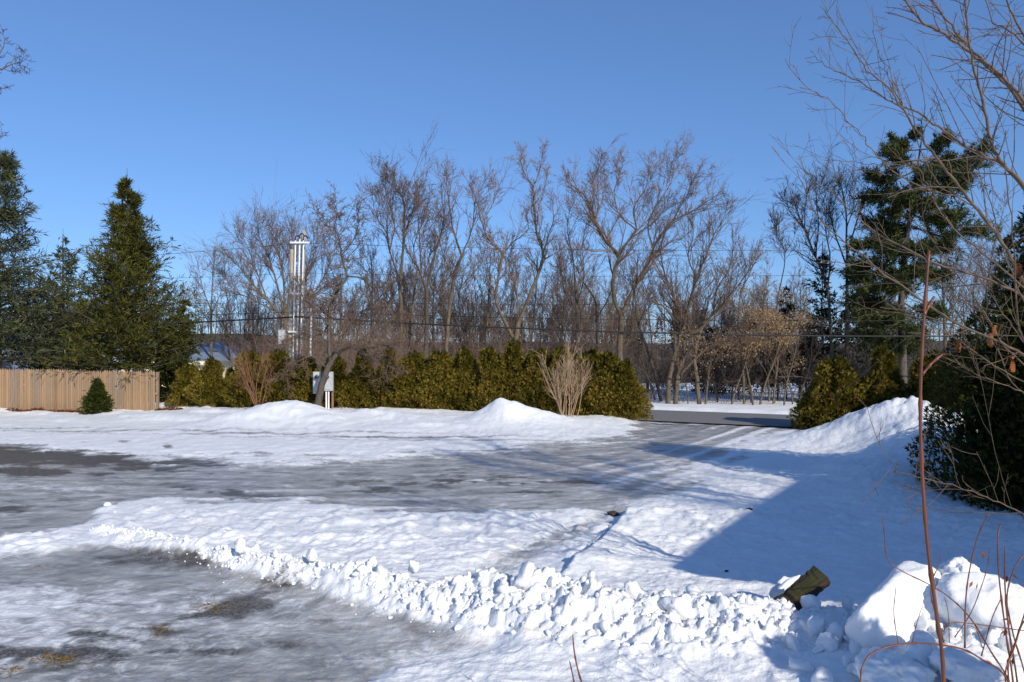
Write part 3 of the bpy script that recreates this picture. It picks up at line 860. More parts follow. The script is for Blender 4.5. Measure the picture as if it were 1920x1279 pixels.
# white house behind the fence
hw = thing('white_house', 'white sided house glimpsed under the spruce boughs behind the fence', 'house', (-29, 45, 0))
b = MB(); b.box((0, 0, 1.45), (9.0, 6, 3.1)); b.build('wall', M['white_siding'], hw, False)
b = MB()
b.add([(-4.9, -3.5, 2.95), (4.9, -3.5, 2.95), (4.9, 0, 4.9), (-4.9, 0, 4.9), (4.9, 3.5, 2.95), (-4.9, 3.5, 2.95), (-4.9, -3.5, 2.8), (4.9, -3.5, 2.8), (4.9, 3.5, 2.8), (-4.9, 3.5, 2.8)],
      [[0, 1, 2, 3], [3, 2, 4, 5], [6, 7, 1, 0], [8, 9, 5, 4], [9, 8, 7, 6]], [[1, 4, 2], [5, 0, 3], [7, 8, 1], [8, 4, 1], [9, 6, 0], [9, 0, 5]])
b.build('roof', M['grey_roof'], hw, False)
for x in (-2.6, -.4, 1.5, 3.3): window(hw, (x, -3.0, 1.75), .8, 1.1)
# house with a blue-grey hip roof across the road
hb = thing('hip_roof_house', 'cream house with blue grey hip roof seen over the hedge', 'house', (-29.2, 62, 0))
b = MB(); b.box((0, 0, .9), (13.5, 8, 2.2)); b.build('wall', M['cream'], hb, False)
b = MB()
E, zr, ze = (7.3, 4.5), 3.45, 2.0
b.add([(-E[0], -E[1], ze), (E[0], -E[1], ze), (E[0], E[1], ze), (-E[0], E[1], ze), (-4.2, 0, zr), (5.9, 0, zr)], [[0, 1, 5, 4], [2, 3, 4, 5], [3, 2, 1, 0]], [[1, 2, 5], [3, 0, 4]])
b.build('roof', M['blue_roof'], hb, False)
b = MB(); b.box((0, -E[1] - .03, ze - .14), (2 * E[0], .05, .26)); b.build('fascia', M['cream'], hb, False)
for x in (-3, 1.2, 5.2): window(hb, (x, -4.0, 1.05), .9, .8)

# ------------------------------------------------------------------ the trees across the road
T = guided_tree
T('bare_tree', 'broad forked bare tree with sweeping right limb, behind the hedge beside the tan shrub', 'tree', 39,
  [([(1163,745),(1162,680),(1164,620),(1166,592)], .24, .21, 0),
   ([(1166,596),(1151,558),(1151,509),(1160,479),(1131,448),(1116,415),(1100,372),(1070,345)], .17, .03, -2.0),
   ([(1160,482),(1171,461),(1193,431),(1188,391),(1210,355),(1216,320)], .10, .02, 1.0),
   ([(1166,590),(1178,563),(1193,531),(1214,496),(1228,461),(1258,418),(1298,396),(1335,372)], .16, .025, 1.5),
   ([(1116,415),(1122,380),(1110,350),(1120,322)], .06, .015, -.6),
   ([(1225,466),(1215,425),(1228,390),(1255,350),(1262,318)], .07, .015, 1.2),
   ([(1258,418),(1285,372),(1300,340)], .05, .012, -1.),
   ([(1193,431),(1160,400),(1152,360),(1165,318)], .06, .014, 1.)], 101, dens=1.15, levels=4, lsec=1.7, m4=3)
T('bare_tree', 'multi stemmed bare tree with long right limb, rooted in the snow beyond the road', 'tree', 37,
  [([(1252,762),(1256,702),(1268,656),(1280,623),(1271,584),(1263,553),(1250,523),(1239,479),(1245,440)], .20, .03, .5),
   ([(1267,762),(1270,711),(1282,667),(1283,630)], .19, .14, .3),
   ([(1283,632),(1315,615),(1337,588),(1363,562),(1381,540),(1407,505)], .13, .03, -1.5),
   ([(1282,618),(1293,566),(1306,523),(1324,479),(1337,444),(1360,404)], .12, .02, 1.0),
   ([(1271,606),(1245,575),(1219,562),(1207,530)], .08, .02, -1.0),
   ([(1276,702),(1306,671),(1333,649),(1362,640),(1385,646)], .10, .025, -1.2),
   ([(1306,523),(1290,480),(1300,440),(1290,405)], .06, .015, .5),
   ([(1337,588),(1345,540),(1370,500),(1375,455)], .06, .015, -.6)], 102, dens=1.05, levels=3, lsec=1.5, trunk_twigs=True, m3=6)
T('bare_tree', 'short leaning grey trunk with broken crown right of the multi stemmed tree', 'tree', 37.3,
  [([(1311,762),(1307,711),(1302,680),(1306,640)], .17, .12, 0), ([(1306,645),(1322,600),(1330,560),(1350,520)], .09, .02, .8), ([(1304,660),(1290,610),(1310,560)], .06, .02, -.8)], 103, dens=.9, lsec=1.1)
T('bare_tree', 'dark slender trunk leaning left beyond the road', 'tree', 41,
  [([(1241,760),(1224,689),(1210,645),(1197,610),(1192,580)], .13, .08, 0), ([(1192,582),(1188,545),(1170,515)], .06, .012, .5), ([(1197,610),(1215,560),(1220,520)], .04, .012, -.5)], 104, bark='bark_dark', twig='twig_dark', dens=.8, lsec=1.0)
T('bare_tree', 'slim straight dark tree behind the hedge, left of the broad forked one', 'tree', 43,
  [([(1081,740),(1081,654),(1082,575),(1078,530)], .14, .10, 0), ([(1078,534),(1074,480),(1064,430),(1070,385)], .07, .015, .6), ([(1081,575),(1095,520),(1092,460),(1105,400)], .06, .015, -.6), ([(1081,600),(1060,545),(1050,500)], .05, .015, .5)], 105, bark='bark_dark', dens=1.1, lsec=1.4)
T('bare_tree', 'thin crooked pale tree between the slim dark one and the broad forked one', 'tree', 42,
  [([(1122,745),(1119,663),(1119,600),(1115,562),(1096,531)], .12, .06, 0), ([(1096,533),(1080,500),(1060,480)], .04, .012, .5), ([(1118,600),(1140,560),(1150,530)], .05, .012, -.7)], 106, dens=.9, lsec=1.1)
T('bare_tree', 'tallest bare tree with crooked zigzag limbs, above the middle of the hedge', 'tree', 41,
  [([(966,740),(966,654),(972,602)], .24, .19, 0),
   ([(972,606),(995,549),(1012,505),(1019,475),(1006,435),(1001,387),(999,352),(984,326),(973,290)], .16, .018, .8),
   ([(999,352),(1012,320),(1018,288)], .04, .012, -.4), ([(1019,475),(1028,444),(1038,409),(1035,380)], .06, .014, -1),
   ([(966,640),(946,602),(929,558),(938,500),(942,475),(920,453),(903,418),(894,378),(878,342)], .15, .018, -1.0),
   ([(942,477),(964,453),(990,431),(985,395)], .06, .014, .8), ([(972,605),(968,545),(955,500),(960,455)], .09, .02, 1.4),
   ([(903,418),(925,380),(930,340)], .04, .012, .5), ([(1001,387),(1020,355),(1025,325)], .04, .012, .6)], 107, dens=1.15, lsec=1.3, wander=.11, m3=5)
T('bare_tree', 'upright bare tree with a bend to the left near its top', 'tree', 43,
  [([(836,740),(838,637),(844,567),(855,505),(866,479)], .19, .11, 0), ([(866,481),(850,431),(841,374),(836,330)], .10, .015, .6), ([(866,479),(885,430),(890,385),(905,345)], .07, .014, -.6), ([(846,560),(880,520),(905,490)], .06, .014, .8), ([(850,520),(828,470),(822,420)], .06, .014, -.6)], 108, dens=1.25, lsec=1.5)
T('bare_tree', 'dark trunked bare tree forking high, above the hedge', 'tree', 42.5,
  [([(797,740),(798,676),(800,610),(800,540)], .20, .15, 0), ([(800,545),(785,505),(763,470),(752,425)], .10, .015, -.8), ([(800,541),(815,479),(824,448),(833,410),(828,370)], .11, .015, .6), ([(790,512),(787,457),(784,404),(780,360)], .08, .014, .9), ([(802,570),(835,530),(850,500)], .06, .014, -.6)], 109, bark='bark_dark', dens=1.3, lsec=1.5)
T('bare_tree', 'tall straight bare tree with fine fan shaped crown, leftmost of the tall row', 'tree', 44,
  [([(752,745),(752,645),(752,567),(747,515)], .19, .14, 0), ([(747,518),(730,470),(727,444),(706,405),(698,370)], .09, .014, -.8), ([(750,540),(756,457),(758,391),(750,360),(735,330)], .12, .014, .4), ([(757,440),(775,390),(782,345)], .06, .012, 1), ([(730,475),(740,420),(725,370),(722,335)], .06, .012, .8)], 110, dens=1.35, levels=4, lsec=1.5, m4=2)
T('bare_tree', 'thin pale trunk leaning right between the dark forked and the leftmost tall trees', 'tree', 44.5,
  [([(764,745),(768,650),(776,558),(782,505)], .11, .07, 0), ([(782,508),(776,460),(790,420),(785,380)], .06, .012, .5), ([(776,560),(800,500),(808,460)], .04, .012, -.5)], 111, dens=1.1, lsec=1.3)
T('bare_tree', 'wide rounded bare tree with fanned fine branches behind the utility pole', 'tree', 53,
  [([(536,745),(536,660),(535,600)], .26, .22, 0),
   ([(535,602),(501,562),(473,533),(451,504),(430,482)], .13, .015, -1.), ([(535,595),(516,522),(505,486),(487,446),(485,425)], .12, .015, .8), ([(535,590),(530,511),(521,468),(517,425)], .11, .015, -.4),
   ([(536,598),(545,520),(546,470),(548,432)], .11, .015, 1.2), ([(536,600),(565,540),(580,490),(590,445)], .11, .015, -1.2), ([(536,604),(580,560),(610,515),(628,470)], .11, .015, .6), ([(520,585),(470,560),(440,545),(420,520)], .08, .014, .5), ([(501,562),(480,505),(465,465),(450,440)], .07, .012, 1.)], 112, dens=1.5, levels=3, lsec=1.8, up=.04, m3=7)
T('bare_tree', 'small distant bare tree beside the right edge of the middle spruce', 'tree', 58,
  [([(396,740),(396,640),(396,580)], .16, .12, 0), ([(396,582),(380,540),(372,500)], .07, .014, .8), ([(396,580),(398,530),(402,490)], .07, .014, -.8), ([(396,590),(415,545),(422,505)], .06, .014, .4), ([(396,610),(372,575),(352,555)], .06, .014, -.4)], 113, dens=1.3, lsec=1.7)
# right-hand group
T('bare_tree', 'tall slim grey tree with fine fan of twigs, left of the big pine', 'tree', 40,
  [([(1588,742),(1588,636),(1588,540),(1588,471)], .15, .10, 0), ([(1588,474),(1586,394),(1580,360),(1575,335)], .08, .013, .4), ([(1588,480),(1605,420),(1620,380),(1628,350)], .07, .013, -.5), ([(1588,500),(1566,440),(1556,395),(1560,355)], .07, .013, .6), ([(1587,430),(1600,385),(1598,345)], .05, .012, .9)], 114, bark='bark_dark', twig='twig_dark', dens=1.4, lsec=1.3, levels=3)
T('bare_tree', 'tall grey tree arching left over the road, near the big pine', 'tree', 40.5,
  [([(1560,742),(1558,636),(1552,545),(1525,471),(1502,415),(1490,380)], .15, .02, 0), ([(1530,482),(1535,420),(1530,370),(1540,345)], .06, .013, .6), ([(1552,548),(1556,480),(1548,430),(1550,390)], .07, .013, -.6), ([(1508,430),(1480,395),(1472,370)], .04, .011, .4), ([(1508,430),(1510,385),(1515,355)], .04, .011, -.4)], 115, bark='bark_dark', twig='twig_dark', dens=1.35, lsec=1.2, trunk_twigs=True, t0=.45)
T('bare_tree', 'small crooked dark sapling rising above the dry tan leaves', 'tree', 39,
  [([(1452,745),(1456,640),(1458,560),(1468,515),(1471,471),(1455,440),(1452,415)], .07, .015, 0), ([(1470,475),(1488,448),(1492,425)], .025, .01, .3)], 116, bark='bark_dark', twig='twig_dark', dens=1., lsec=.8, trunk_twigs=True, t0=.62)
T('bare_tree', 'pale broken bare tree in front of the tan leaved thicket', 'tree', 38.5,
  [([(1395,755),(1392,680),(1385,600),(1390,540)], .10, .05, 0), ([(1390,545),(1410,500),(1420,470)], .04, .012, .4), ([(1387,600),(1370,550),(1365,510)], .04, .012, -.4), ([(1390,560),(1398,510),(1392,470)], .04, .012, .6)], 117, dens=1.2, lsec=1.2)

# free-grown copies filling the row
proto_f = [auto_tree('bare_tree', 201, 10.5, 'forest', .13, lsec=1.3), auto_tree('bare_tree', 202, 9.5, 'forest', .11, lsec=1.2, twigm=M['twig']), auto_tree('bare_tree', 203, 9.8, 'vase', .15, lsec=1.4)]
fill = [(0, 690, 49, .98, 'slim tree left of the tall row, behind the apple tree'), (1, 720, 50, .92, 'slim bare tree just left of the fan crowned one'), (2, 875, 50, .92, 'bare tree behind the left limb of the tallest one'), (1, 905, 48, 1.05, 'thin upright bare tree left of the tallest one'),
        (0, 1045, 51, .95, 'pale thin tree just right of the tallest one'), (1, 1215, 52, .9, 'faint thin tree behind the sweeping limb of the broad forked tree'), (2, 1345, 50, .76, 'low spreading bare tree behind the long right limb'), (0, 1430, 52, .74, 'thin pale tree above the dry tan leaves'),
        (1, 660, 52, .86, 'bare tree directly behind the top of the apple tree'), (0, 815, 51, .95, 'slim tree behind the dark trunked fork'), (2, 1130, 53, .84, 'bare tree behind the left limb of the broad forked tree'), (1, 360, 64, .62, 'leftmost small bare tree beside the middle spruce'), (1, 1500, 50, .86, 'thin bare tree left of the arching grey one'),
        (2, 1850, 52, 1.15, 'bare tree far right behind the maple branches'), (0, 1770, 50, 1.12, 'bare tree just right of the big pine'), (0, 630, 56, .9, 'tall thin tree showing between pole and apple tree'), (1, 745, 56, 1.06, 'straight tree hidden behind the fan crowned one'), (0, 845, 57, 1.06, 'straight tree behind the bent upright one'), (1, 940, 56, 1.02, 'straight tree between the limbs of the tallest one'), (0, 990, 58, 1.0, 'straight far tree right of the tallest trunk'), (2, 1070, 57, .98, 'spreading far tree behind the slim dark one'), (1, 1095, 50, 1.0, 'straight thin tree beside the thin crooked pale one'), (0, 1180, 57, .98, 'far straight tree behind the broad forked trunk'), (1, 1265, 55, .95, 'far straight tree behind the multi stemmed one'), (0, 1310, 56, .9, 'far thin tree behind the leaning grey trunk'), (2, 1405, 56, .84, 'far spreading tree above the tan beeches'), (1, 1470, 57, .84, 'far thin tree beside the short dark hemlock'), (2, 585, 60, .9, 'far rounded tree just right of the conduits'), (2, 470, 62, .84, 'far rounded tree left of the conduits'), (1, 520, 63, .8, 'far slim tree behind the wide rounded one'),
        (1, 1640, 47, .95, 'bare tree close behind the left boughs of the big pine'), (2, 1960, 50, 1.1, 'bare tree at the right edge behind the big cedar'), (0, 435, 60, .7, 'slim bare tree above the blue grey roof'), (2, 770, 54, .98, 'rounded bare tree behind the leftmost tall trees')]
used = set()
for k, (pi, u, d, s, lab) in enumerate(fill):
    loc = ((u - CX) / F * d, d, -0.05)
    if pi not in used:
        used.add(pi); o = proto_f[pi]; o.location = loc; o.scale = (s,) * 3; o['label'] = lab
    else:
        o = copy_tree(proto_f[pi], loc, k * 1.7, s, lab)
    o['group'] = 'bare trees across the road'; o['category'] = 'tree'

# young stems in the undergrowth on the right
sap = [auto_tree('sapling', 211, 4.6, 'sapling', .055, lsec=.8, m2=4, m3=4), auto_tree('sapling', 212, 3.8, 'sapling', .045, lsec=.7, m2=4, m3=4), auto_tree('sapling', 213, 5.4, 'sapling', .06, lsec=.8, m2=4, m3=4, twigm=M['twig_dark'], bark=M['bark_dark'])]
su = [(0, 1228, 42, 1.0), (1, 1290, 38.4, .9), (2, 1325, 41, .95), (1, 1345, 40, 1.1), (0, 1372, 38.2, 1.0), (2, 1386, 42, 1.0), (1, 1408, 39.4, 1.0), (0, 1425, 38, 1.05), (1, 1442, 40.5, 1.2), (2, 1458, 41.5, .9), (0, 1470, 37.4, .82), (1, 1486, 38.2, .9), (0, 1498, 40, 1.0), (2, 1512, 42, 1.0), (1, 1530, 39.5, 1.2), (0, 1620, 38, .9), (1, 1655, 38.5, 1.1), (2, 1740, 39, .9)]
words_ = ['first', 'second', 'third', 'fourth', 'fifth', 'sixth', 'seventh', 'eighth', 'ninth', 'tenth', 'eleventh', 'twelfth', 'thirteenth', 'fourteenth', 'fifteenth', 'sixteenth', 'seventeenth', 'eighteenth', 'nineteenth', 'twentieth']
used = set()
for k, (pi, u, d, s) in enumerate(su):
    loc = ((u - CX) / F * d, d, -0.05); lab = 'thin bare sapling beyond the road, %s of them from the left' % words_[k]
    if pi not in used:
        used.add(pi); o = sap[pi]; o.location = loc; o.scale = (s,) * 3; o['label'] = lab
    else: o = copy_tree(sap[pi], loc, k * 2.3, s, lab)
    o['group'] = 'saplings beyond the road'; o['category'] = 'sapling'

# brush: a tangle nobody could count
def brush(name, label, spots, seed, mat, h, per=9, tw=.006):
    r = np.random.default_rng(seed)
    mb = MB()
    p0 = A([[(u - CX) / F * d, d, -.05] for u, d in spots]); n = len(p0)
    p0 = np.repeat(p0, per, 0) + r.normal(0, .25, (n * per, 3)) * A([1, 1, 0])
    d0 = norm(r.normal(0, .42, (n * per, 3)) * A([1, 1, 0]) + A([0, 0, 1.]))
    L = h * (.5 + .7 * r.random(n * per))
    p, q = grow(p0, d0, L, np.full(n * per, .012), 4, .07, .01, r, .6, tw)
    mb.tubes(p, q, 3)
    a = kids(p, q, 6, .25, 1, 36, 12, r, L * .42, .3, .4, .7)
    p1, q1 = grow(a[0], a[1], a[2], np.full(len(a[0]), tw * 1.1), 3, .1, .02, r, .4, tw * .8)
    mb.tubes(p1, q1, 3)
    a = kids(p1, q1, 4, .2, 1, 38, 12, r, a[2] * .5, .3, .4, .7)
    p2, q2 = grow(a[0], a[1], a[2], np.full(len(a[0]), tw * .9), 1, .1, .02, r, .4, tw * .7)
    mb.tubes(p2, q2, 3)
    return tag(mb.build(name, mat), label, 'brush', kind='stuff')
r_ = np.random.default_rng(5)
brush('roadside_brush', 'tangled leafless brush under the trees beyond the road', [(u, d) for u, d in zip(1215 + 560 * r_.random(70), 39 + 9 * r_.random(70))], 221, M['twig_dark'], 2.5, 5, .009)
brush('hedgerow_brush', 'grey brown twig thicket rising behind the hedge', [(u, d) for u, d in zip(590 + 640 * r_.random(85), 44 + 12 * r_.random(85))], 222, M['twig'], 5.2, 5, .008)
brush('left_brush', 'twiggy brush behind the utility pole and meter boxes', [(u, d) for u, d in zip(500 + 250 * r_.random(26), 36 + 9 * r_.random(26))], 223, M['twig'], 3.4, 7, .007)

# beeches holding their dry leaves
def beech(label, u, d, H, seed, spread, tz=(.45, 1.0), n=2600):
    r = np.random.default_rng(seed)
    t = auto_tree('beech_tree', seed, H, 'sapling', .06, lsec=.9, m2=4, m3=3)
    t.location = ((u - CX) / F * d, d, -.05); tag(t, label, 'tree', 'young beeches with dry leaves')
    cl = r.normal(0, 1, (26, 3)) * A([spread * .45, spread * .45, H * .13]) + A([0, 0, H * (tz[0] + tz[1]) / 2])
    c = cl[r.integers(0, 26, n)] + r.normal(0, 1, (n, 3)) * A([.28, .28, .17])
    ax = norm(r.normal(0, .6, (n, 3)) + A([0, 0, -.5]))
    mb = MB(); mb.diamonds(c, ax, norm(np.cross(ax, r.normal(size=(n, 3)))), .07 + .07 * r.random(n), .03 + .04 * r.random(n), r.random(n))
    mb.build('leaves', M['beech_leaf'], t, False, 'tint')
beech('young beech with tan leaves, nearest the leaning grey trunk', 1412, 37.6, 4.6, 231, 1.9, (.5, 1.0), 3000)
beech('young beech with tan leaves standing highest in the thicket', 1450, 38.6, 5.0, 232, 1.8, (.5, 1.05), 3200)
beech('sparse young beech with a few tan leaves by the multi stemmed tree', 1322, 36.9, 3.6, 233, 1.6, (.5, .9), 700)
beech('pale leaved beech spray high in the crown right of the long limb', 1372, 41, 6.6, 234, 2.6, (.7, 1.05), 1100)

# ------------------------------------------------------------------ evergreens behind and beside the yard
tr, cr = spruce_mesh(301, 11.4, 3.7, 270, 14, 7, droop=.12, tuft=(.27, .036), pw=.85, ragged=.27, low=.19)
plant('blue_spruce', 'tall bluish spruce cut by the left edge, behind the fence', 'spruce tree', tr, cr, (*P(-2, 700, 32.4)[:2], -.1), M['bark_dark'], M['blue_spruce'], 'spruces behind the fence')
tr, cr = spruce_mesh(302, 9.7, 3.0, 300, 15, 7, droop=.34, tuft=(.25, .036), bell=1.45, ragged=.30, low=.19)
plant('spruce_tree', 'dense dark green spruce standing behind the fence right end', 'spruce tree', tr, cr, (*P(238, 700, 31.9)[:2], -.1), M['bark_dark'], M['spruce'], 'spruces behind the fence')
tr, cr = spruce_mesh(303, 8.0, 2.4, 190, 11, 5, tuft=(.20, .05))
plant('spruce_tree', 'thin sparse spruce between the blue spruce and the dense one', 'spruce tree', tr, cr, (*P(118, 700, 36.5)[:2], -.1), M['bark'], M['blue_spruce'], 'spruces behind the fence')
tr, cr = spruce_mesh(304, 5.0, 1.9, 190, 12, 6, droop=.3, tuft=(.16, .055))
o = plant('spruce_tree', 'low leaning spruce at the right foot of the dense one', 'spruce tree', tr, cr, (*P(312, 700, 35.2)[:2], -.1), M['bark_dark'], M['spruce'], 'spruces behind the fence')
o.rotation_euler = (0, math.radians(9), .4)
tr, cr = spruce_mesh(305, 4.4, 2.4, 190, 12, 6, tuft=(.2, .06))
plant('blue_spruce', 'low blue grey spruce skirt filling between the tall spruces', 'spruce tree', tr, cr, (*P(118, 700, 36.8)[:2], -.1), M['bark_dark'], M['blue_spruce'], 'spruces behind the fence')

# hemlocks right
tr, cr = spruce_mesh(306, 8.4, 1.5, 120, 8, 4, tuft=(.22, .06), low=.2, ragged=.35)
plant('hemlock_tree', 'dark thin hemlock between the two tall grey trees', 'hemlock tree', tr, cr, (*P(1542, 700, 42)[:2], -.1), M['bark_dark'], M['hemlock'], 'dark hemlocks beyond the road')
tr, cr = spruce_mesh(307, 6.2, 1.5, 110, 8, 4, tuft=(.22, .06), low=.15, ragged=.3)
plant('hemlock_tree', 'short dark hemlock behind the dry tan leaves', 'hemlock tree', tr, cr, (*P(1474, 700, 43)[:2], -.1), M['bark_dark'], M['hemlock'], 'dark hemlocks beyond the road')
for k, (u, d, H) in enumerate([(1340, 50, 4.4), (1405, 49, 5.0), (1600, 46, 6.0), (1660, 47, 5.2)]):
    tr, cr = spruce_mesh(310 + k, H, 1.9, 90, 7, 4, tuft=(.28, .09), low=.08, ragged=.3)
    plant('hemlock_tree', ['shadowy hemlock behind the leaning grey trunk', 'shadowy hemlock low behind the first tan beech', 'dark hemlock under the fan of the slim grey tree', 'dark hemlock behind the lower boughs of the pine'][k], 'hemlock tree', tr, cr, (*P(u, 700, d)[:2], -.1), M['bark_dark'], M['hemlock'], 'dark hemlocks beyond the road')

# the white pine
def pine():
    d = 37.0
    base = P(1696, 700, d); base[2] = -.05
    th = thing('pine_tree', 'tall shaggy white pine with layered boughs, right of the road', 'pine tree', base)
    r = np.random.default_rng(331)
    tr = MB(); cr = MB()
    path = A([(1694,742),(1692,660),(1690,560),(1700,450),(1715,350),(1728,262)])
    w = A([P(u, v, d) for u, v in path]) - base; w[0][2] = -.1
    sp = spline(w, 24); tr.tubes(sp[None], np.linspace(.22, .03, 24)[None], 8)
    # boughs: (row of attachment, tip px, depth lean)
    bs = [(262,(1722,250),.2),(275,(1690,262),.6),(280,(1762,268),-.5),(300,(1655,295),-.4),(300,(1790,300),.6),(318,(1640,330),.4),(330,(1832,292),-.6),(335,(1810,325),.3),(345,(1655,360),1.4),(350,(1780,345),-1.4),(360,(1672,385),-1.2),(365,(1760,380),1.3),(330,(1700,340),-1.6),(345,(1725,360),1.5),
          (395,(1800,408),.3),(400,(1660,400),-.5),(420,(1640,415),.6),(430,(1830,435),-.4),(440,(1615,455),.3),(450,(1635,480),-1.2),(455,(1780,462),.9),(470,(1605,500),.2),(480,(1620,520),1.3),(490,(1650,540),-1.5),(500,(1760,520),-.6),(510,(1612,545),-.5),(520,(1720,540),1.6),(545,(1640,580),1.0),(560,(1740,590),-.8),(575,(1650,605),-.9),(600,(1735,628),.9),(470,(1690,480),-1.8),(430,(1690,440),1.8),(500,(1680,520),-1.7),(620,(1630,632),.3),(555,(1600,565),.2),(590,(1605,600),-.6),(610,(1690,640),-1.4),(560,(1690,580),1.5),(640,(1725,655),.5),(640,(1650,660),-.5),(385,(1720,395),-1.5),(410,(1705,420),1.4),(395,(1760,415),-1.)]
    for v, tip, lean in bs:
        k = np.argmin(np.abs(sp[:, 2] - (P(0, v, d)[2] - base[2])))
        p0 = sp[k]; p1 = P(tip[0], tip[1], d) - base; p1[1] += lean
        ln = np.linalg.norm(p1 - p0) + .1
        mid = (p0 + p1) / 2 + A([0, 0, -.12 * ln])
        b = spline([p0, mid, p1], 8)
        tr.tubes(b[None], np.linspace(.02 + .012 * ln, .012, 8)[None], 5)
        n = int(13 + 11 * ln)
        a = kids(b[None], np.full((1, 8), .02), n, .25, 1, 46, 14, r, A([.30 + .26 * ln]), .3, .35, .5, flat=(1, 1, .45))
        pp, qq = grow(a[0], a[1], a[2], np.full(n, .012), 4, .07, .06, r, .5, .006)
        tr.tubes(pp[:, ::2], qq[:, ::2], 3)
        # needle bundles
        m = 8
        f = .25 + .75 * r.random((n, m)); i = np.minimum((f * 4).astype(int), 3); ww = (f * 4 - i)[..., None]; nn = np.arange(n)[:, None]
        c = (pp[nn, i] * (1 - ww) + pp[nn, i + 1] * ww).reshape(-1, 3)
        q = 6
        c = np.repeat(c, q, 0); tan = np.repeat(norm(pp[nn, i + 1] - pp[nn, i]).reshape(-1, 3), q, 0)
        ax = norm(tan * .5 + r.normal(0, .75, tan.shape) + A([0, 0, .30]))
        t = np.repeat(np.clip(r.normal(.45, .2, n * m), 0, 1), q)
        cr.diamonds(c, ax, norm(np.cross(ax, r.normal(size=ax.shape))), .20 + .16 * r.random(len(c)), .030 + .02 * r.random(len(c)), t)
    tr.build('trunk', M['bark_dark'], th); cr.build('crown', M['pine'], th, False, 'tint')
pine()

# ------------------------------------------------------------------ cedar hedge along the road
hv = [thuja_mesh(401, 2.2, 1.0, 11000, .125, .38, .5), thuja_mesh(402, 2.15, .95, 11000, .125, .32, .5), thuja_mesh(403, 2.5, .92, 11000, .125, .62, .5), thuja_mesh(404, 2.3, .95, 11000, .125, .48, .55)]
hmesh = []
for k, (tr, cr) in enumerate(hv):
    a = tr.mesh('trunk'); a.materials.append(M['bark_dark'])
    b = cr.mesh('crown', False, 'tint'); b.materials.append(M['thuja'])
    hmesh.append((a, b))
hd = [(352, 31.6, .76, 'low cedar at the left end of the hedge, beside the spruce'), (398, 31.2, .84, 'second cedar from the left end of the hedge'), (432, 31.9, .62, 'low cedar in the gap before the cream house'), (470, 31.0, 1.02, 'cedar behind the reddish bare shrub'), (522, 30.7, 1.0, 'cedar just right of the reddish bare shrub'),
      (570, 30.6, .92, 'cedar left of the grey meter boxes'), (628, 30.5, .88, 'cedar directly behind the meter boxes'), (680, 30.2, .9, 'first cedar right of the apple trunk'), (730, 29.8, .92, 'second cedar right of the apple trunk'), (778, 29.4, .97, 'third cedar right of the apple trunk'), (825, 29.1, 1.0, 'cedar three places left of the white snow mound'),
      (872, 28.8, .99, 'cedar just left of the white snow mound'), (918, 28.4, 1.0, 'cedar rising behind the snow mound peak'), (964, 28.1, 1.02, 'cedar behind the right slope of the snow mound'), (1012, 27.8, 1.03, 'cedar left of the tan bare shrub'), (1060, 27.5, 1.06, 'cedar hidden behind the tan bare shrub'), (1106, 27.2, 1.04, 'cedar just right of the tan bare shrub'), (1142, 26.9, .96, 'second to last cedar at the road end of the hedge'), (1172, 26.4, .78, 'rounded cedar closing the hedge beside the road')]
for k, (u, d, s, lab) in enumerate(hd):
    x, y = (u - CX) / F * d, d
    th = thing('cedar_shrub', lab, 'cedar shrub', (x, y, gz(x, y) - .05), 'cedar hedge along the road', k * 2.399)
    s *= .95
    th.scale = (s * (1.0 if k < len(hd) - 1 else 1.15), s * (1.0 if k < len(hd) - 1 else 1.15), s)
    a, b = hmesh[(k * 3 + k // 4) % 4]
    obj('trunk', a, None, th); obj('crown', b, None, th)
# cedars on the right of the drive
hd2 = [(10.1, 24.2, 1.0, 'cedar at the left end of the right hand hedge, by the road'), (11.3, 23.6, .98, 'second cedar from the road in the right hand hedge'), (12.3, 22.6, 1.0, 'third cedar from the road in the right hand hedge'), (12.3, 20.6, 1.0, 'cedar behind the top of the right snow pile'), (12.2, 18.6, 1.0, 'cedar right of the snow pile top')]
for k, (x, y, s, lab) in enumerate(hd2):
    th = thing('cedar_shrub', lab, 'cedar shrub', (x, y, gz(x, y) - .08), 'cedar hedge right of the drive', 1 + k * 2.1)
    th.scale = (s * 1.12, s * 1.12, s)
    a, b = hmesh[(k + 1) % 4]
    obj('trunk', a, None, th); obj('crown', b, None, th)
tr, cr = thuja_mesh(411, 4.75, 2.15, 36000, .088, .30, .12, .38, 1.6)
plant('cedar_tree', 'big dark cedar filling the right edge behind the maple branches', 'cedar tree', tr, cr, (8.5, 11.4, -.05), M['bark_dark'], M['thuja_near'], None, .6)
# small yew in front of the fence
x, y = P(183, 700, 29.4)[:2]
tr, cr = spruce_mesh(421, 1.18, .62, 150, 9, 5, droop=.35, tuft=(.13, .028), low=.02, ragged=.15)
plant('yew_shrub', 'small dark green yew in front of the wooden fence', 'yew shrub', tr, cr, (x, y, gz(x, y) - .04), M['bark_dark'], M['yew'])

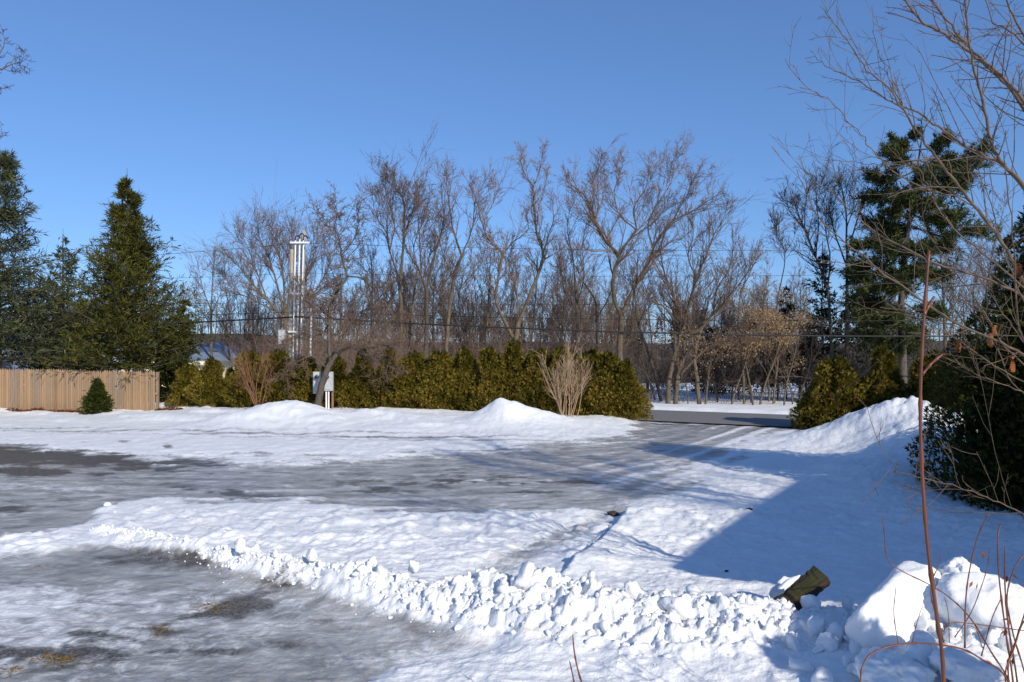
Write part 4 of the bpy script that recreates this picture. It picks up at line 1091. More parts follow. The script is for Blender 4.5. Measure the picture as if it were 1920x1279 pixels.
# ------------------------------------------------------------------ stockade fence
def fence_material():
    m, nt, b = new_mat('weathered_cedar_boards')
    L = nt.links.new
    tc = nt.nodes.new('ShaderNodeTexCoord')
    oi = nt.nodes.new('ShaderNodeObjectInfo')
    f = noise(nt, 9, 5, .6, tc.outputs['Object'], (3, 3, .35))
    ad = nt.nodes.new('ShaderNodeMath'); ad.operation = 'MULTIPLY_ADD'; ad.inputs[1].default_value = .62
    L(oi.outputs['Random'], ad.inputs[0]); 
    sc = nt.nodes.new('ShaderNodeMath'); sc.operation = 'MULTIPLY'; sc.inputs[1].default_value = .5; L(f, sc.inputs[0]); L(sc.outputs[0], ad.inputs[2])
    c = ramp(nt, ad.outputs[0], [(.15, (.15, .10, .06)), (.35, (.26, .172, .10)), (.5, (.34, .215, .115)), (.62, (.21, .165, .125)), (.85, (.39, .225, .105))])
    L(c, b.inputs['Base Color']); b.inputs['Roughness'].default_value = .85
    bump(nt, b, f, .4, .006)
    return m
M['fence'] = fence_material()
fx0, fx1, fy = -21.6, P(295, 700, 30.6)[0], 30.6
fe = thing('stockade_fence', 'tan wooden stockade fence with pointed pickets at the left', 'fence', (fx0, fy, -.09))
pw_ = .088
pm = MB()
h_ = 1.92
prof = [(-.5, 0), (.5, 0), (.5, .955), (.28, .985), (0, 1.0), (-.28, .985), (-.5, .955)]
v = [(px * (pw_ - .010), -.010, pz * h_) for px, pz in prof] + [(px * (pw_ - .010), .010, pz * h_) for px, pz in prof]
n = len(prof)
bm = bmesh.new()
bv = [bm.verts.new(q) for q in v]
bm.faces.new(bv[:n][::1]); bm.faces.new(bv[n:][::-1])
for i in range(n): bm.faces.new((bv[i], bv[i + n], bv[(i + 1) % n + n], bv[(i + 1) % n]))
bmesh.ops.recalc_face_normals(bm, faces=bm.faces)
pick_me = bpy.data.meshes.new('picket'); bm.to_mesh(pick_me); bm.free(); pick_me.materials.append(M['fence'])
nb = int((fx1 - fx0) / pw_)
rp = random.Random(3)
for k in range(nb):
    o = obj('picket', pick_me, None, fe)
    o.location = ((k + .5) * pw_, rp.uniform(-.004, .004), -.12 * (k / nb) + rp.uniform(-.022, .022) - .02 + (.03 if (k // 27) % 2 else 0))
    o.rotation_euler = (0, rp.uniform(-.004, .004), 0)
for z in (.35, .95, 1.55):
    b = MB(); b.box(((fx1 - fx0) / 2, .045, z - .06), (fx1 - fx0, .06, .07)); b.build('rail', M['fence'], fe, False)
for k in range(4):
    b = MB(); b.box((fx1 - fx0 - .05 - k * 2.4, .13, .85), (.1, .1, 1.8)); b.build('post', M['fence'], fe, False)
# bare leaf litter at the fence foot
def litter(name, label, u0, u1, d, n, seed):
    r = np.random.default_rng(seed); mb = MB()
    x = P(u0, 0, d)[0] + (P(u1, 0, d)[0] - P(u0, 0, d)[0]) * r.random(n); y = d - .35 * r.random(n)
    z, *_ = ground(x[None], y[None]); z = z[0] + .012 + .05 * r.random(n)
    ax = norm(r.normal(0, 1, (n, 3)) * A([1, 1, .3])); 
    mb.diamonds(np.stack([x, y, z], -1), ax, norm(np.cross(ax, r.normal(0, .3, (n, 3)) + A([0, 0, 1.]))), .07 + .07 * r.random(n), .04 + .04 * r.random(n), r.random(n))
    tag(mb.build(name, M['dry_leaf'], None, False, 'tint'), label, 'leaf litter', kind='stuff')
litter('leaf_litter', 'orange brown dead leaves along the foot of the fence', 20, 180, 30.5, 900, 4)
litter('leaf_litter', 'rusty dead leaves between the fence end and the hedge', 296, 345, 30.8, 260, 6)

# ------------------------------------------------------------------ utility pole, meters, wires
pd_ = 33.5
bp = P(556, 700, pd_); bp[2] = -.05
up_ = thing('utility_pole', 'old utility pole with three white conduits and crossbars, behind the hedge', 'utility pole', bp)
def pl(u, v, dy=0.0): 
    q = P(u, v, pd_) - bp; q[1] += dy; return q
def bar(name, mat, a, b, r0, r1=None, sides=10, parent=up_):
    m = MB(); pts = spline([a, (A(a) + A(b)) / 2, b], 6); m.tubes(pts[None], np.linspace(r0, r1 or r0, 6)[None], sides, True)
    return m.build(name, mat, parent)
bt = pl(546, 0); bar('pole_shaft', M['pole'], (pl(560, 740)[0], .12, -.2), pl(568, 432, .12), .10, .085)
bar('pole_stub', M['pole'], (pl(542, 740)[0], -.05, -.2), pl(548, 468, -.05), .10, .08)
for (ub, ut, vt) in ((549, 556, 452), (556, 564, 448), (562, 571, 452)):
    c = bar('conduit', M['white_pipe'], (pl(ub, 720)[0], -.16, -.1), pl(ut, vt, -.16), .032)
    m = MB(); top = pl(ut, vt, -.16); pts = spline([top, top + A([0, -.02, .14]), top + A([.12, -.05, .2]), top + A([.22, -.07, .08])], 8); m.tubes(pts[None], np.full((1, 8), .026), 6); m.build('weatherhead', M['wire'], up_)
for (v, ua, ub) in ((456, 547, 583), (551, 546, 577), (622, 544, 572)):
    m = MB(); a, b = pl(ua, v, -.245), pl(ub, v + 1, -.245); m.box((a + b) / 2, (abs(b[0] - a[0]), .06, .075)); m.build('crossbar', M['white_pipe'], up_, False)
m = MB(); c = pl(530, 632, -.1); m.box(c, (.26, .16, .62)); m.box(c + A([.22, .05, .1]), (.2, .04, .05)); m.build('equipment_box', M['meter'], up_, False)
gpi = thing('guy_guard', 'lone white guy wire guard right of the conduits', 'pipe', (*P(582, 700, 33.0)[:2], -.05))
q0 = P(582, 700, 33.0); q0[2] = -.05
bar('guard', M['white_pipe'], (-.04, 0, -.05), P(584, 560, 33.0) - q0, .045, parent=gpi)

mp = P(607, 700, 29.6); mp[2] = gz(mp[0], mp[1]) - .1
me_ = thing('meter_pedestal', 'pair of grey electric meter boxes on white pipes behind the apple trunk', 'electric meter', mp)
def ml(u, v): return P(u, v, 29.6) - mp
for (ua, ub, va, vb, nm) in ((588, 603, 697, 738, 'meter_box'), (606, 625, 697, 733, 'meter_box')):
    a, b = ml(ua, va), ml(ub, vb)
    m = MB(); m.box(((a[0] + b[0]) / 2, -.02, (a[2] + b[2]) / 2), (b[0] - a[0], .2, a[2] - b[2]))
    o = m.build(nm, M['meter'], me_, False)
    bv_ = o.modifiers.new('bevel', 'BEVEL'); bv_.width = .015; bv_.segments = 2
    m = MB(); m.box(((a[0] + b[0]) / 2, -.13, (a[2] + b[2]) / 2 - .02), ((b[0] - a[0]) * .8, .03, (a[2] - b[2]) * .8)); m.build('cover', M['meter'], o, False)
    m = MB(); cxy = A([(a[0] + b[0]) / 2, -.145, a[2] - .2]); m.tubes((cxy + A([[0, 0, 0], [0, -.03, 0], [0, -.07, 0]]))[None], A([[.075, .075, .07]]), 14, True); m.build('dial', M['glass'], o)
for u in (612, 616.5): bar('pipe', M['white_pipe'], (ml(u, 700)[0], -.03, -.1), (ml(u, 730)[0], -.03, ml(0, 730)[2]), .033, parent=me_)
bar('post', plain('brown_post', (.18, .10, .07), (.30, .18, .12), 8, .9), (ml(622, 0)[0], .13, -.1), (ml(622, 0)[0], .13, ml(0, 700)[2]), .05, parent=me_)
bar('post', M['pole'], (ml(594, 0)[0], .13, -.1), (ml(594, 0)[0], .13, ml(0, 700)[2]), .05, parent=me_)

def wire(label, pts, rad, sag):
    """pts: world supports"""
    m = MB(); allp = []
    for (a, b), s in zip(zip(pts[:-1], pts[1:]), sag):
        t = np.linspace(0, 1, 36)[:, None]
        q = A(a) * (1 - t) + A(b) * t; q[:, 2] -= (4 * s * t * (1 - t))[:, 0]
        allp.append(q if not allp else q[1:])
    q = np.concatenate(allp)
    m.tubes(q[None], np.full((1, len(q)), rad), 5)
    o = m.build('overhead_wire', M['wire']); tag(o, label, 'wire', 'wires along the road')
def W(u, v, d): return tuple(P(u, v, d))
wire('thick black lowest cable crossing in front of all the trees', [W(-500, 640, 40), W(559, 594, 33.3), W(2500, 612, 34)], .034, [.1, .62])
wire('thin cable just above the thick lowest one', [W(-500, 605, 40), W(559, 585, 33.3), W(2500, 588, 34)], .011, [.1, .35])
wire('third cable up from the lowest, level across the trees', [W(-500, 560, 40), W(561, 566, 33.3), W(2500, 540, 34)], .007, [.2, .35])
wire('second cable from the top, faint against the crowns', [W(-500, 520, 40), W(563, 512, 33.3), W(2500, 490, 34)], .007, [.3, .35])
wire('topmost thin wire crossing from the pole head', [W(-500, 520, 40), W(566, 456, 33.3), W(2500, 444, 34)], .008, [.2, .45])

# ------------------------------------------------------------------ yard shrubs and the apple tree
T('apple_tree', 'gnarled leaning apple tree with tangled crown behind the snow mound', 'tree', 28.6,
  [([(593,778),(600,735),(607,712),(618,684),(631,662)], .21, .14, 0),
   ([(631,664),(653,652),(689,652),(725,648),(752,640)], .09, .015, -1.2), ([(620,684),(617,640),(617,600),(620,570),(635,540)], .11, .085, .4), ([(635,541),(651,518),(642,490),(637,457),(626,428),(608,422),(590,392)], .08, .01, .4),
   ([(651,518),(678,522),(700,540),(720,535)], .05, .012, -.6), ([(626,428),(632,400),(629,368)], .03, .008, .2), ([(640,480),(662,450),(672,420),(668,395)], .04, .009, -.3),
   ([(612,690),(585,668),(556,680),(530,700)], .06, .012, -1.), ([(617,610),(590,580),(570,560),(560,530)], .06, .012, .6), ([(630,662),(650,620),(670,590),(700,575)], .07, .012, .9), ([(617,640),(590,630),(560,625),(535,640)], .05, .012, -.6), ([(660,652),(690,625),(720,610),(745,590)], .05, .012, .6), ([(689,652),(710,675),(740,690)], .04, .01, -.4)], 501, bark='bark_dark', twig='twig', group=None, dens=2.8, lsec=1.05, wander=.2, ang=50, m2=6, m3=5, tw=.0065, up=.03, levels=3)

def shrub(name, label, u, d, H, stems, seed, mat, spread, tw=.006, m2=5, r0=.016, base=.12, sec=8):
    r = np.random.default_rng(seed)
    x, y = (u - CX) / F * d, d
    th = thing(name, label, 'shrub', (x, y, gz(x, y) - .05))
    p0 = np.concatenate([r.normal(0, base, (stems, 2)), np.zeros((stems, 1))], 1)
    d0 = norm(np.concatenate([p0[:, :2] / base * spread * .5 + r.normal(0, spread * .5, (stems, 2)), np.ones((stems, 1))], 1))
    L = H * (.75 + .4 * r.random(stems))
    p, q = grow(p0, d0, L, np.full(stems, r0), 8, .035, .02, r, .65, tw)
    a_ = MB(); a_.tubes(p, q, 5); a_.build('stems', mat, th)
    a = kids(p, q, sec, .2, 1, 27, 9, r, L * .42, .3, .5, .6)
    p1, q1 = grow(a[0], a[1], a[2], np.maximum(a[3], tw), 5, .05, .03, r, .5, tw * .8)
    c = MB(); c.tubes(p1, q1, 4)
    a = kids(p1, q1, m2, .2, 1, 30, 10, r, a[2] * .5, .3, .4, .6)
    p2, q2 = grow(a[0], a[1], a[2], np.full(len(a[0]), tw * .8), 3, .06, .03, r, .4, tw * .6)
    c.tubes(p2, q2, 3); c.build('twigs', mat, th)
shrub('bare_shrub', 'pale tan leafless shrub in front of the hedge right of the snow mound', 1060, 25.6, 1.95, 15, 511, M['twig_tan'], .25, .0055, 4, .016, .12)
shrub('bare_shrub', 'reddish brown vase shaped shrub in front of the hedge left of the pole', 487, 29.0, 2.1, 7, 512, M['twig_red'], .30, .005, 5, .022, .06)

# branch of a tree outside the left edge
T('bare_tree', 'bare branches of a tree reaching in at the top left corner', 'tree', 24,
  [([(-60,745),(-62,500),(-60,300),(-40,150),(-30,60)], .24, .06, 0), ([(-52,210),(-20,140),(5,128),(28,120),(48,132)], .05, .008, -.4), ([(-30,142),(0,100),(8,80),(2,50)], .04, .008, .3), ([(-58,260),(-30,180),(-5,160),(5,172)], .03, .008, .2), ([(5,128),(25,112),(45,100)], .025, .007, .3), ([(-60,300),(-110,200),(-150,100)], .08, .02, .5), ([(-62,400),(-20,320),(-8,250)], .05, .01, .6)], 521, twig='twig_dark', group=None, dens=1.0, lsec=.5, wander=.22, ang=50, tw=.005)

# tree behind the house whose shadow crosses the drive
sh_ = auto_tree('bare_tree', 531, 11.6, 'forest', .15, lsec=1.0)
sh_.location = (11.35, -.2, -.05); tag(sh_, 'bare tree standing behind the house, out of view to the right', 'tree')

# ------------------------------------------------------------------ the house whose shade falls over the right of the yard
e0 = A([5.07, 2.42]); e1 = A([7.75, 6.8]); ax_ = norm(e1 - e0); ay_ = A([ax_[1], -ax_[0]])
ho = thing('clapboard_house', 'pale clapboard house just outside the right edge', 'house', (e0[0], e0[1], -.05), None, math.atan2(ax_[1], ax_[0]))
Lh = float(np.linalg.norm(e1 - e0)); Wd = 6.4
b = MB(); b.box((Lh / 2, -Wd / 2, 1.6), (Lh - .5, Wd - .6, 3.3)); b.build('wall', M['house_wall'], ho, False)
b = MB()
b.add([(0, 0, 3.43), (Lh, 0, 3.43), (Lh, -Wd / 2, 5.3), (0, -Wd / 2, 5.3), (Lh, -Wd, 3.43), (0, -Wd, 3.43), (0, 0, 3.28), (Lh, 0, 3.28), (Lh, -Wd, 3.28), (0, -Wd, 3.28)],
      [[0, 3, 2, 1], [3, 5, 4, 2], [6, 0, 1, 7], [9, 8, 4, 5], [6, 7, 8, 9]], [[1, 2, 4], [0, 5, 3], [7, 1, 4], [7, 4, 8], [6, 9, 5], [6, 5, 0]])
b.build('roof', M['grey_roof'], ho, False)
for x in (1.5, 3.6):
    window(ho, (x, -.3, 1.6), .8, 1.2, (0, 1))
tr, cr = thuja_mesh(541, 1.9, .5, 9000, .1, .3, .2)  # unseen cedar, added only to cast shade on the bottom right snow
plant('cedar_shrub', 'narrow cedar added outside the right edge to shade the near snow', 'cedar shrub', tr, cr, (3.95, 2.35, 0), M['bark_dark'], M['thuja_near'])

# ------------------------------------------------------------------ snow: lumps, blocks, log
def rock_mesh(seed, facets=9, p=11, sub=3, rough=.05, sq=(1, 1, 1)):
    r = np.random.default_rng(seed)
    bm = bmesh.new(); bmesh.ops.create_icosphere(bm, subdivisions=sub, radius=1)
    v = A([q.co[:] for q in bm.verts]); f = A([[w.index for w in q.verts] for q in bm.faces]); bm.free()
    n = norm(r.normal(size=(facets, 3))); d = .72 + .38 * r.random(facets)
    k = np.maximum(v @ n.T, 0) / d
    rad = np.minimum((k ** p).sum(1) ** (-1 / p), 1.25)
    rad = rad * (1 + rough * vnoise(v[:, 0] * 2.6 + seed, v[:, 1] * 2.6, v[:, 2] * 2.6, seed) + rough * .6 * vnoise(v[:, 0] * 6, v[:, 1] * 6 + seed, v[:, 2] * 6, seed + 1) + rough * .35 * vnoise(v[:, 0] * 14, v[:, 1] * 14 + seed, v[:, 2] * 14, seed + 2))
    return v * rad[:, None] * A(sq), f
lump_me = []
for k in range(16):
    v, f = rock_mesh(600 + k, 8 + k % 6, 8 + 3 * (k % 5), 3, .11 + .06 * (k % 3), (1, .72 + .3 * ((k * 7) % 5) / 5, .55 + .4 * ((k * 3) % 4) / 4))
    m = mesh_np('snow_lump', v, None, f, True); m.materials.append(M['snow_lump']); lump_me.append(m)
ridge = structure(bpy.data.objects.new('snow_ridge', None)); COL.objects.link(ridge)
rl = random.Random(11)
def lumps_on(lst):
    p_ = A([(c[0], c[1]) for c in lst]); z_, *_ = ground(p_[:, 0][None], p_[:, 1][None])
    return z_[0]
big = clod_list(190, 61, .024, .078, 2.6, .85); zb_ = lumps_on(big)
for k, c in enumerate(big):
    o = obj('snow_lump', lump_me[k % 16], None, ridge)
    o.scale = (c[2] * rl.uniform(.75, 1.25), c[2] * rl.uniform(.75, 1.2), c[2] * rl.uniform(.6, 1.1))
    o.rotation_euler = (rl.uniform(0, 6), rl.uniform(0, 6), rl.uniform(0, 6))
    o.location = (c[0], c[1], zb_[k] + c[2] * rl.uniform(-.45, .05))
crumb = clod_list(1150, 62, .010, .026, 2.0, 1.0); zc_ = lumps_on(crumb)
cm = MB(); qr = np.random.default_rng(63); cp = [rock_mesh(640 + k, 7, 16, 2, .12) for k in range(8)]
for k, c in enumerate(crumb):
    v, f = cp[k % 8]; q_, _r = np.linalg.qr(qr.normal(size=(3, 3)))
    cm.add((v * (c[2] * qr.uniform(.6, 1.3, 3))) @ q_ + A([c[0], c[1], zc_[k] + c[2] * .1]), None, f)
cm.build('snow_crumbs', M['snow_chunk'], ridge)['kind'] = 'stuff'
# upright slabs along the crest
for k, (u, v, d, s) in enumerate([(450, 1022, 8.05, .10), (585, 1040, 7.5, .09), (640, 1070, 7.35, .11), (700, 1062, 7.2, .10), (668, 1085, 7.25, .12), (775, 1062, 7.05, .10), (985, 1078, 6.35, .17), (1000, 1100, 6.3, .13), (1185, 1105, 6.25, .12), (1080, 1112, 6.3, .10), (1300, 1112, 6.25, .12), (1390, 1140, 6.2, .11), (1350, 1140, 6.15, .12), (1520, 1130, 6.1, .11), (1545, 1150, 6.05, .12), (1590, 1135, 6.1, .09), (880, 1095, 6.75, .10), (930, 1085, 6.6, .09), (200, 948, 11.3, .10), (215, 965, 10.8, .07)]):
    o = obj('snow_lump', lump_me[(k * 5 + 2) % 16], None, ridge)
    p = P(u, v, d); o.location = p; o.rotation_euler = (rl.uniform(-.4, .4), rl.uniform(-.4, .4), rl.uniform(0, 6))
    o.scale = (s * .62, s * .5, s * (1.0 if k < 9 else .75))

def block(label, verts_seed, u, v, d, sq, rot, facets=10, p=18, rough=.05):
    vv, f = rock_mesh(verts_seed, facets, p, 5, rough, sq)
    o = obj('snow_block', mesh_np('snow_block', vv, None, f, True), M['snow_lump'])
    o.location = P(u, v, d); o.rotation_euler = rot
    return tag(o, label, 'snow block', 'big snow blocks at the right')
block('broad flat faced block of snow behind the red cane', 711, 1695, 1155, 5.45, (.40, .26, .30), (.15, .1, .25), 9, 22, .05)
block('tall pale block of snow at the right edge', 717, 1855, 1165, 5.25, (.36, .28, .36), (.1, -.15, .7), 10, 18, .06)
block('rounded snow boulder perched on top of the right edge block', 713, 1808, 1095, 5.5, (.16, .14, .15), (.2, .3, .1), 10, 10, .14)
block('small snow block under the broad flat faced one', 714, 1735, 1222, 4.95, (.15, .13, .10), (.3, .1, .9), 9, 10, .1)
block('low lumpy block of snow at the bottom right corner', 715, 1850, 1262, 4.75, (.30, .2, .14), (.1, .1, .4), 11, 9, .16)
block('rounded block of snow at the foot of the red cane', 716, 1668, 1258, 4.85, (.22, .2, .13), (.1, .2, 1.4), 10, 9, .16)
pile = structure(bpy.data.objects.new('snow_heap', None)); COL.objects.link(pile)
for k in range(46):
    u = rl.uniform(1470, 1990); v = rl.uniform(1190, 1310); d = CH * F / (v - CY) * rl.uniform(.90, .97)
    s = rl.uniform(.03, .10)
    x, y = (u - CX) / F * d, d
    o = obj('snow_lump', lump_me[k % 16], None, pile)
    o.location = (x, y, gz(x, y) + s * .3); o.scale = (s, s * rl.uniform(.7, 1.1), s * rl.uniform(.6, 1.)); o.rotation_euler = (rl.uniform(0, 6), rl.uniform(0, 6), rl.uniform(0, 6))

# mossy split log
def log_material():
    m, nt, b = new_mat('mossy_split_wood')
    L = nt.links.new
    tc = nt.nodes.new('ShaderNodeTexCoord')
    g = noise(nt, 6, 6, .65, tc.outputs['Object'], (.6, 5, 5))
    wood = ramp(nt, g, [(.3, (.02, .011, .007)), (.55, (.06, .028, .015)), (.75, (.14, .062, .03))])
    n = noise(nt, 7, 5, .6, tc.outputs['Object'])
    ge = nt.nodes.new('ShaderNodeNewGeometry'); sx = nt.nodes.new('ShaderNodeSeparateXYZ'); L(tc.outputs['Normal'], sx.inputs[0])
    ad = nt.nodes.new('ShaderNodeMath'); ad.operation = 'MULTIPLY_ADD'; ad.inputs[1].default_value = .5; L(sx.outputs['Z'], ad.inputs[0]); L(n, ad.inputs[2])
    mr = nt.nodes.new('ShaderNodeMapRange'); mr.inputs[1].default_value = .72; mr.inputs[2].default_value = 1.05; L(ad.outputs[0], mr.inputs[0])
    x = nt.nodes.new('ShaderNodeMix'); x.data_type = 'RGBA'; L(mr.outputs[0], x.inputs[0]); L(wood, x.inputs[6]); x.inputs[7].default_value = (.032, .036, .007, 1)
    L(x.outputs[2], b.inputs['Base Color']); b.inputs['Roughness'].default_value = .9
    bump(nt, b, g, 1.0, .03)
    return m
def make_log():
    r = np.random.default_rng(51)
    K = 22; Lg = .54; sec = A([(-.085, -.075), (.02, -.095), (.10, -.06), (.095, .06), (.03, .085), (-.08, .07), (-.1, 0.)])
    S = len(sec); v = []
    for i in range(K):
        t = i / (K - 1)
        for j, (y, z) in enumerate(sec):
            k = (.86 + .10 * math.sin(5 * t + j) + .03 * r.normal()) * (1 - .35 * max(0, .25 - t) * 3)
            v.append(((t - .5) * Lg + .004 * r.normal(), y * k, z * k - (.018 if .32 < t < .42 and z > 0 else 0)))
    idx = np.arange(K * S).reshape(K, S)
    q = np.stack([idx[:-1], np.roll(idx[:-1], -1, 1), np.roll(idx[1:], -1, 1), idx[1:]], -1).reshape(-1, 4)
    n0 = len(v); v += [(-Lg / 2, 0, 0), (Lg / 2, 0, 0)]
    t = [[idx[0, j], n0, idx[0, (j + 1) % S]] for j in range(S)] + [[idx[-1, j], idx[-1, (j + 1) % S], n0 + 1] for j in range(S)]
    t = [[a, c, b] for a, b, c in t]
    me = mesh_np('split_log', v, q[:, ::-1], t, False)
    o = obj('split_log', me, log_material())
    o.scale = (1.05, .95, .95)
    o.location = P(1492, 1118, 6.22)
    o.rotation_euler = (math.radians(28), math.radians(-30), math.radians(12))
    tag(o, 'mossy split log lying tilted in the snow ridge', 'log')
    c = MB()
make_log()
o = tag(obj('snow_clump', lump_me[3], None), 'strip of snow lying on top of the mossy log', 'snow clump')
o.location = P(1478, 1092, 6.2); o.scale = (.09, .035, .025); o.rotation_euler = (.2, math.radians(-30), math.radians(12))
o = tag(obj('snow_clump', lump_me[6], None), 'snow stuck behind the left end of the mossy log', 'snow clump')
o.location = P(1468, 1108, 6.68); o.scale = (.10, .06, .13); o.rotation_euler = (.1, .3, .2)

# dirt clods on the snow
v_, f_ = rock_mesh(731, 8, 8, 2, .3, (1, .8, .5)); clod_me = mesh_np('earth_clod', v_, None, f_, False); clod_me.materials.append(plain('dark_earth', (.03, .024, .016), (.09, .07, .05), 20, .95))
for u, v, s, lab in [(1152, 967, .10, 'dark clod of earth on the snow at the end of the rut'), (1405, 965, .045, 'small dark clod in the house shadow'), (1362, 1082, .022, 'tiny dark crumb of earth on the shaded snow')]:
    x, y = G(u, v); o = tag(obj('earth_clod', clod_me, None), lab, 'clod', 'clods on the snow'); o.location = (x, y, gz(x, y) + s * .15); o.scale = (s, s, s); o.rotation_euler = (0, 0, u)

# tufts of dead grass showing through the ice
def tufts(name, label, u, v, ru, rv, n, seed):
    r = np.random.default_rng(seed)
    uu = u + ru * r.normal(0, .5, n); vv = v + rv * r.normal(0, .5, n)
    d = CH * F / (vv - CY); x = (uu - CX) / F * d
    z, *_ = ground(x[None], d[None])
    b = np.stack([x, d, z[0] - .004], -1)
    ax = norm(np.stack([r.normal(0, 1, n), r.normal(0, 1, n), np.abs(r.normal(.04, .09, n))], -1))
    mb = MB(); mb.diamonds(b, ax, norm(np.cross(ax, A([0, 0, 1.]) + r.normal(0, .3, (n, 3)))), .04 + .06 * r.random(n), .004 + .005 * r.random(n), np.clip(r.normal(.5, .25, n), 0, 1))
    tag(mb.build(name, M['grass'], None, False, 'tint'), label, 'grass', kind='stuff')
tufts('dead_grass', 'orange matted grass melting out at the bottom left', 105, 1240, 46, 10, 420, 801)
tufts('dead_grass', 'rusty grass at the very bottom left corner', 18, 1262, 20, 9, 160, 802)
tufts('dead_grass', 'small golden grass patch in the near ice', 302, 1184, 16, 9, 160, 803)
tufts('dead_grass', 'greenish yellow grass patch in the middle of the near ice', 400, 1140, 52, 12, 380, 804)
tufts('dead_grass', 'faint green grass under the snow ridge', 535, 1098, 24, 6, 150, 805)
tufts('dead_grass', 'short strip of green grass at the left of the near ice', 70, 1063, 20, 3, 90, 806)
tufts('dead_grass', 'brown grass on the bare ground far left', 60, 878, 140, 8, 500, 807)

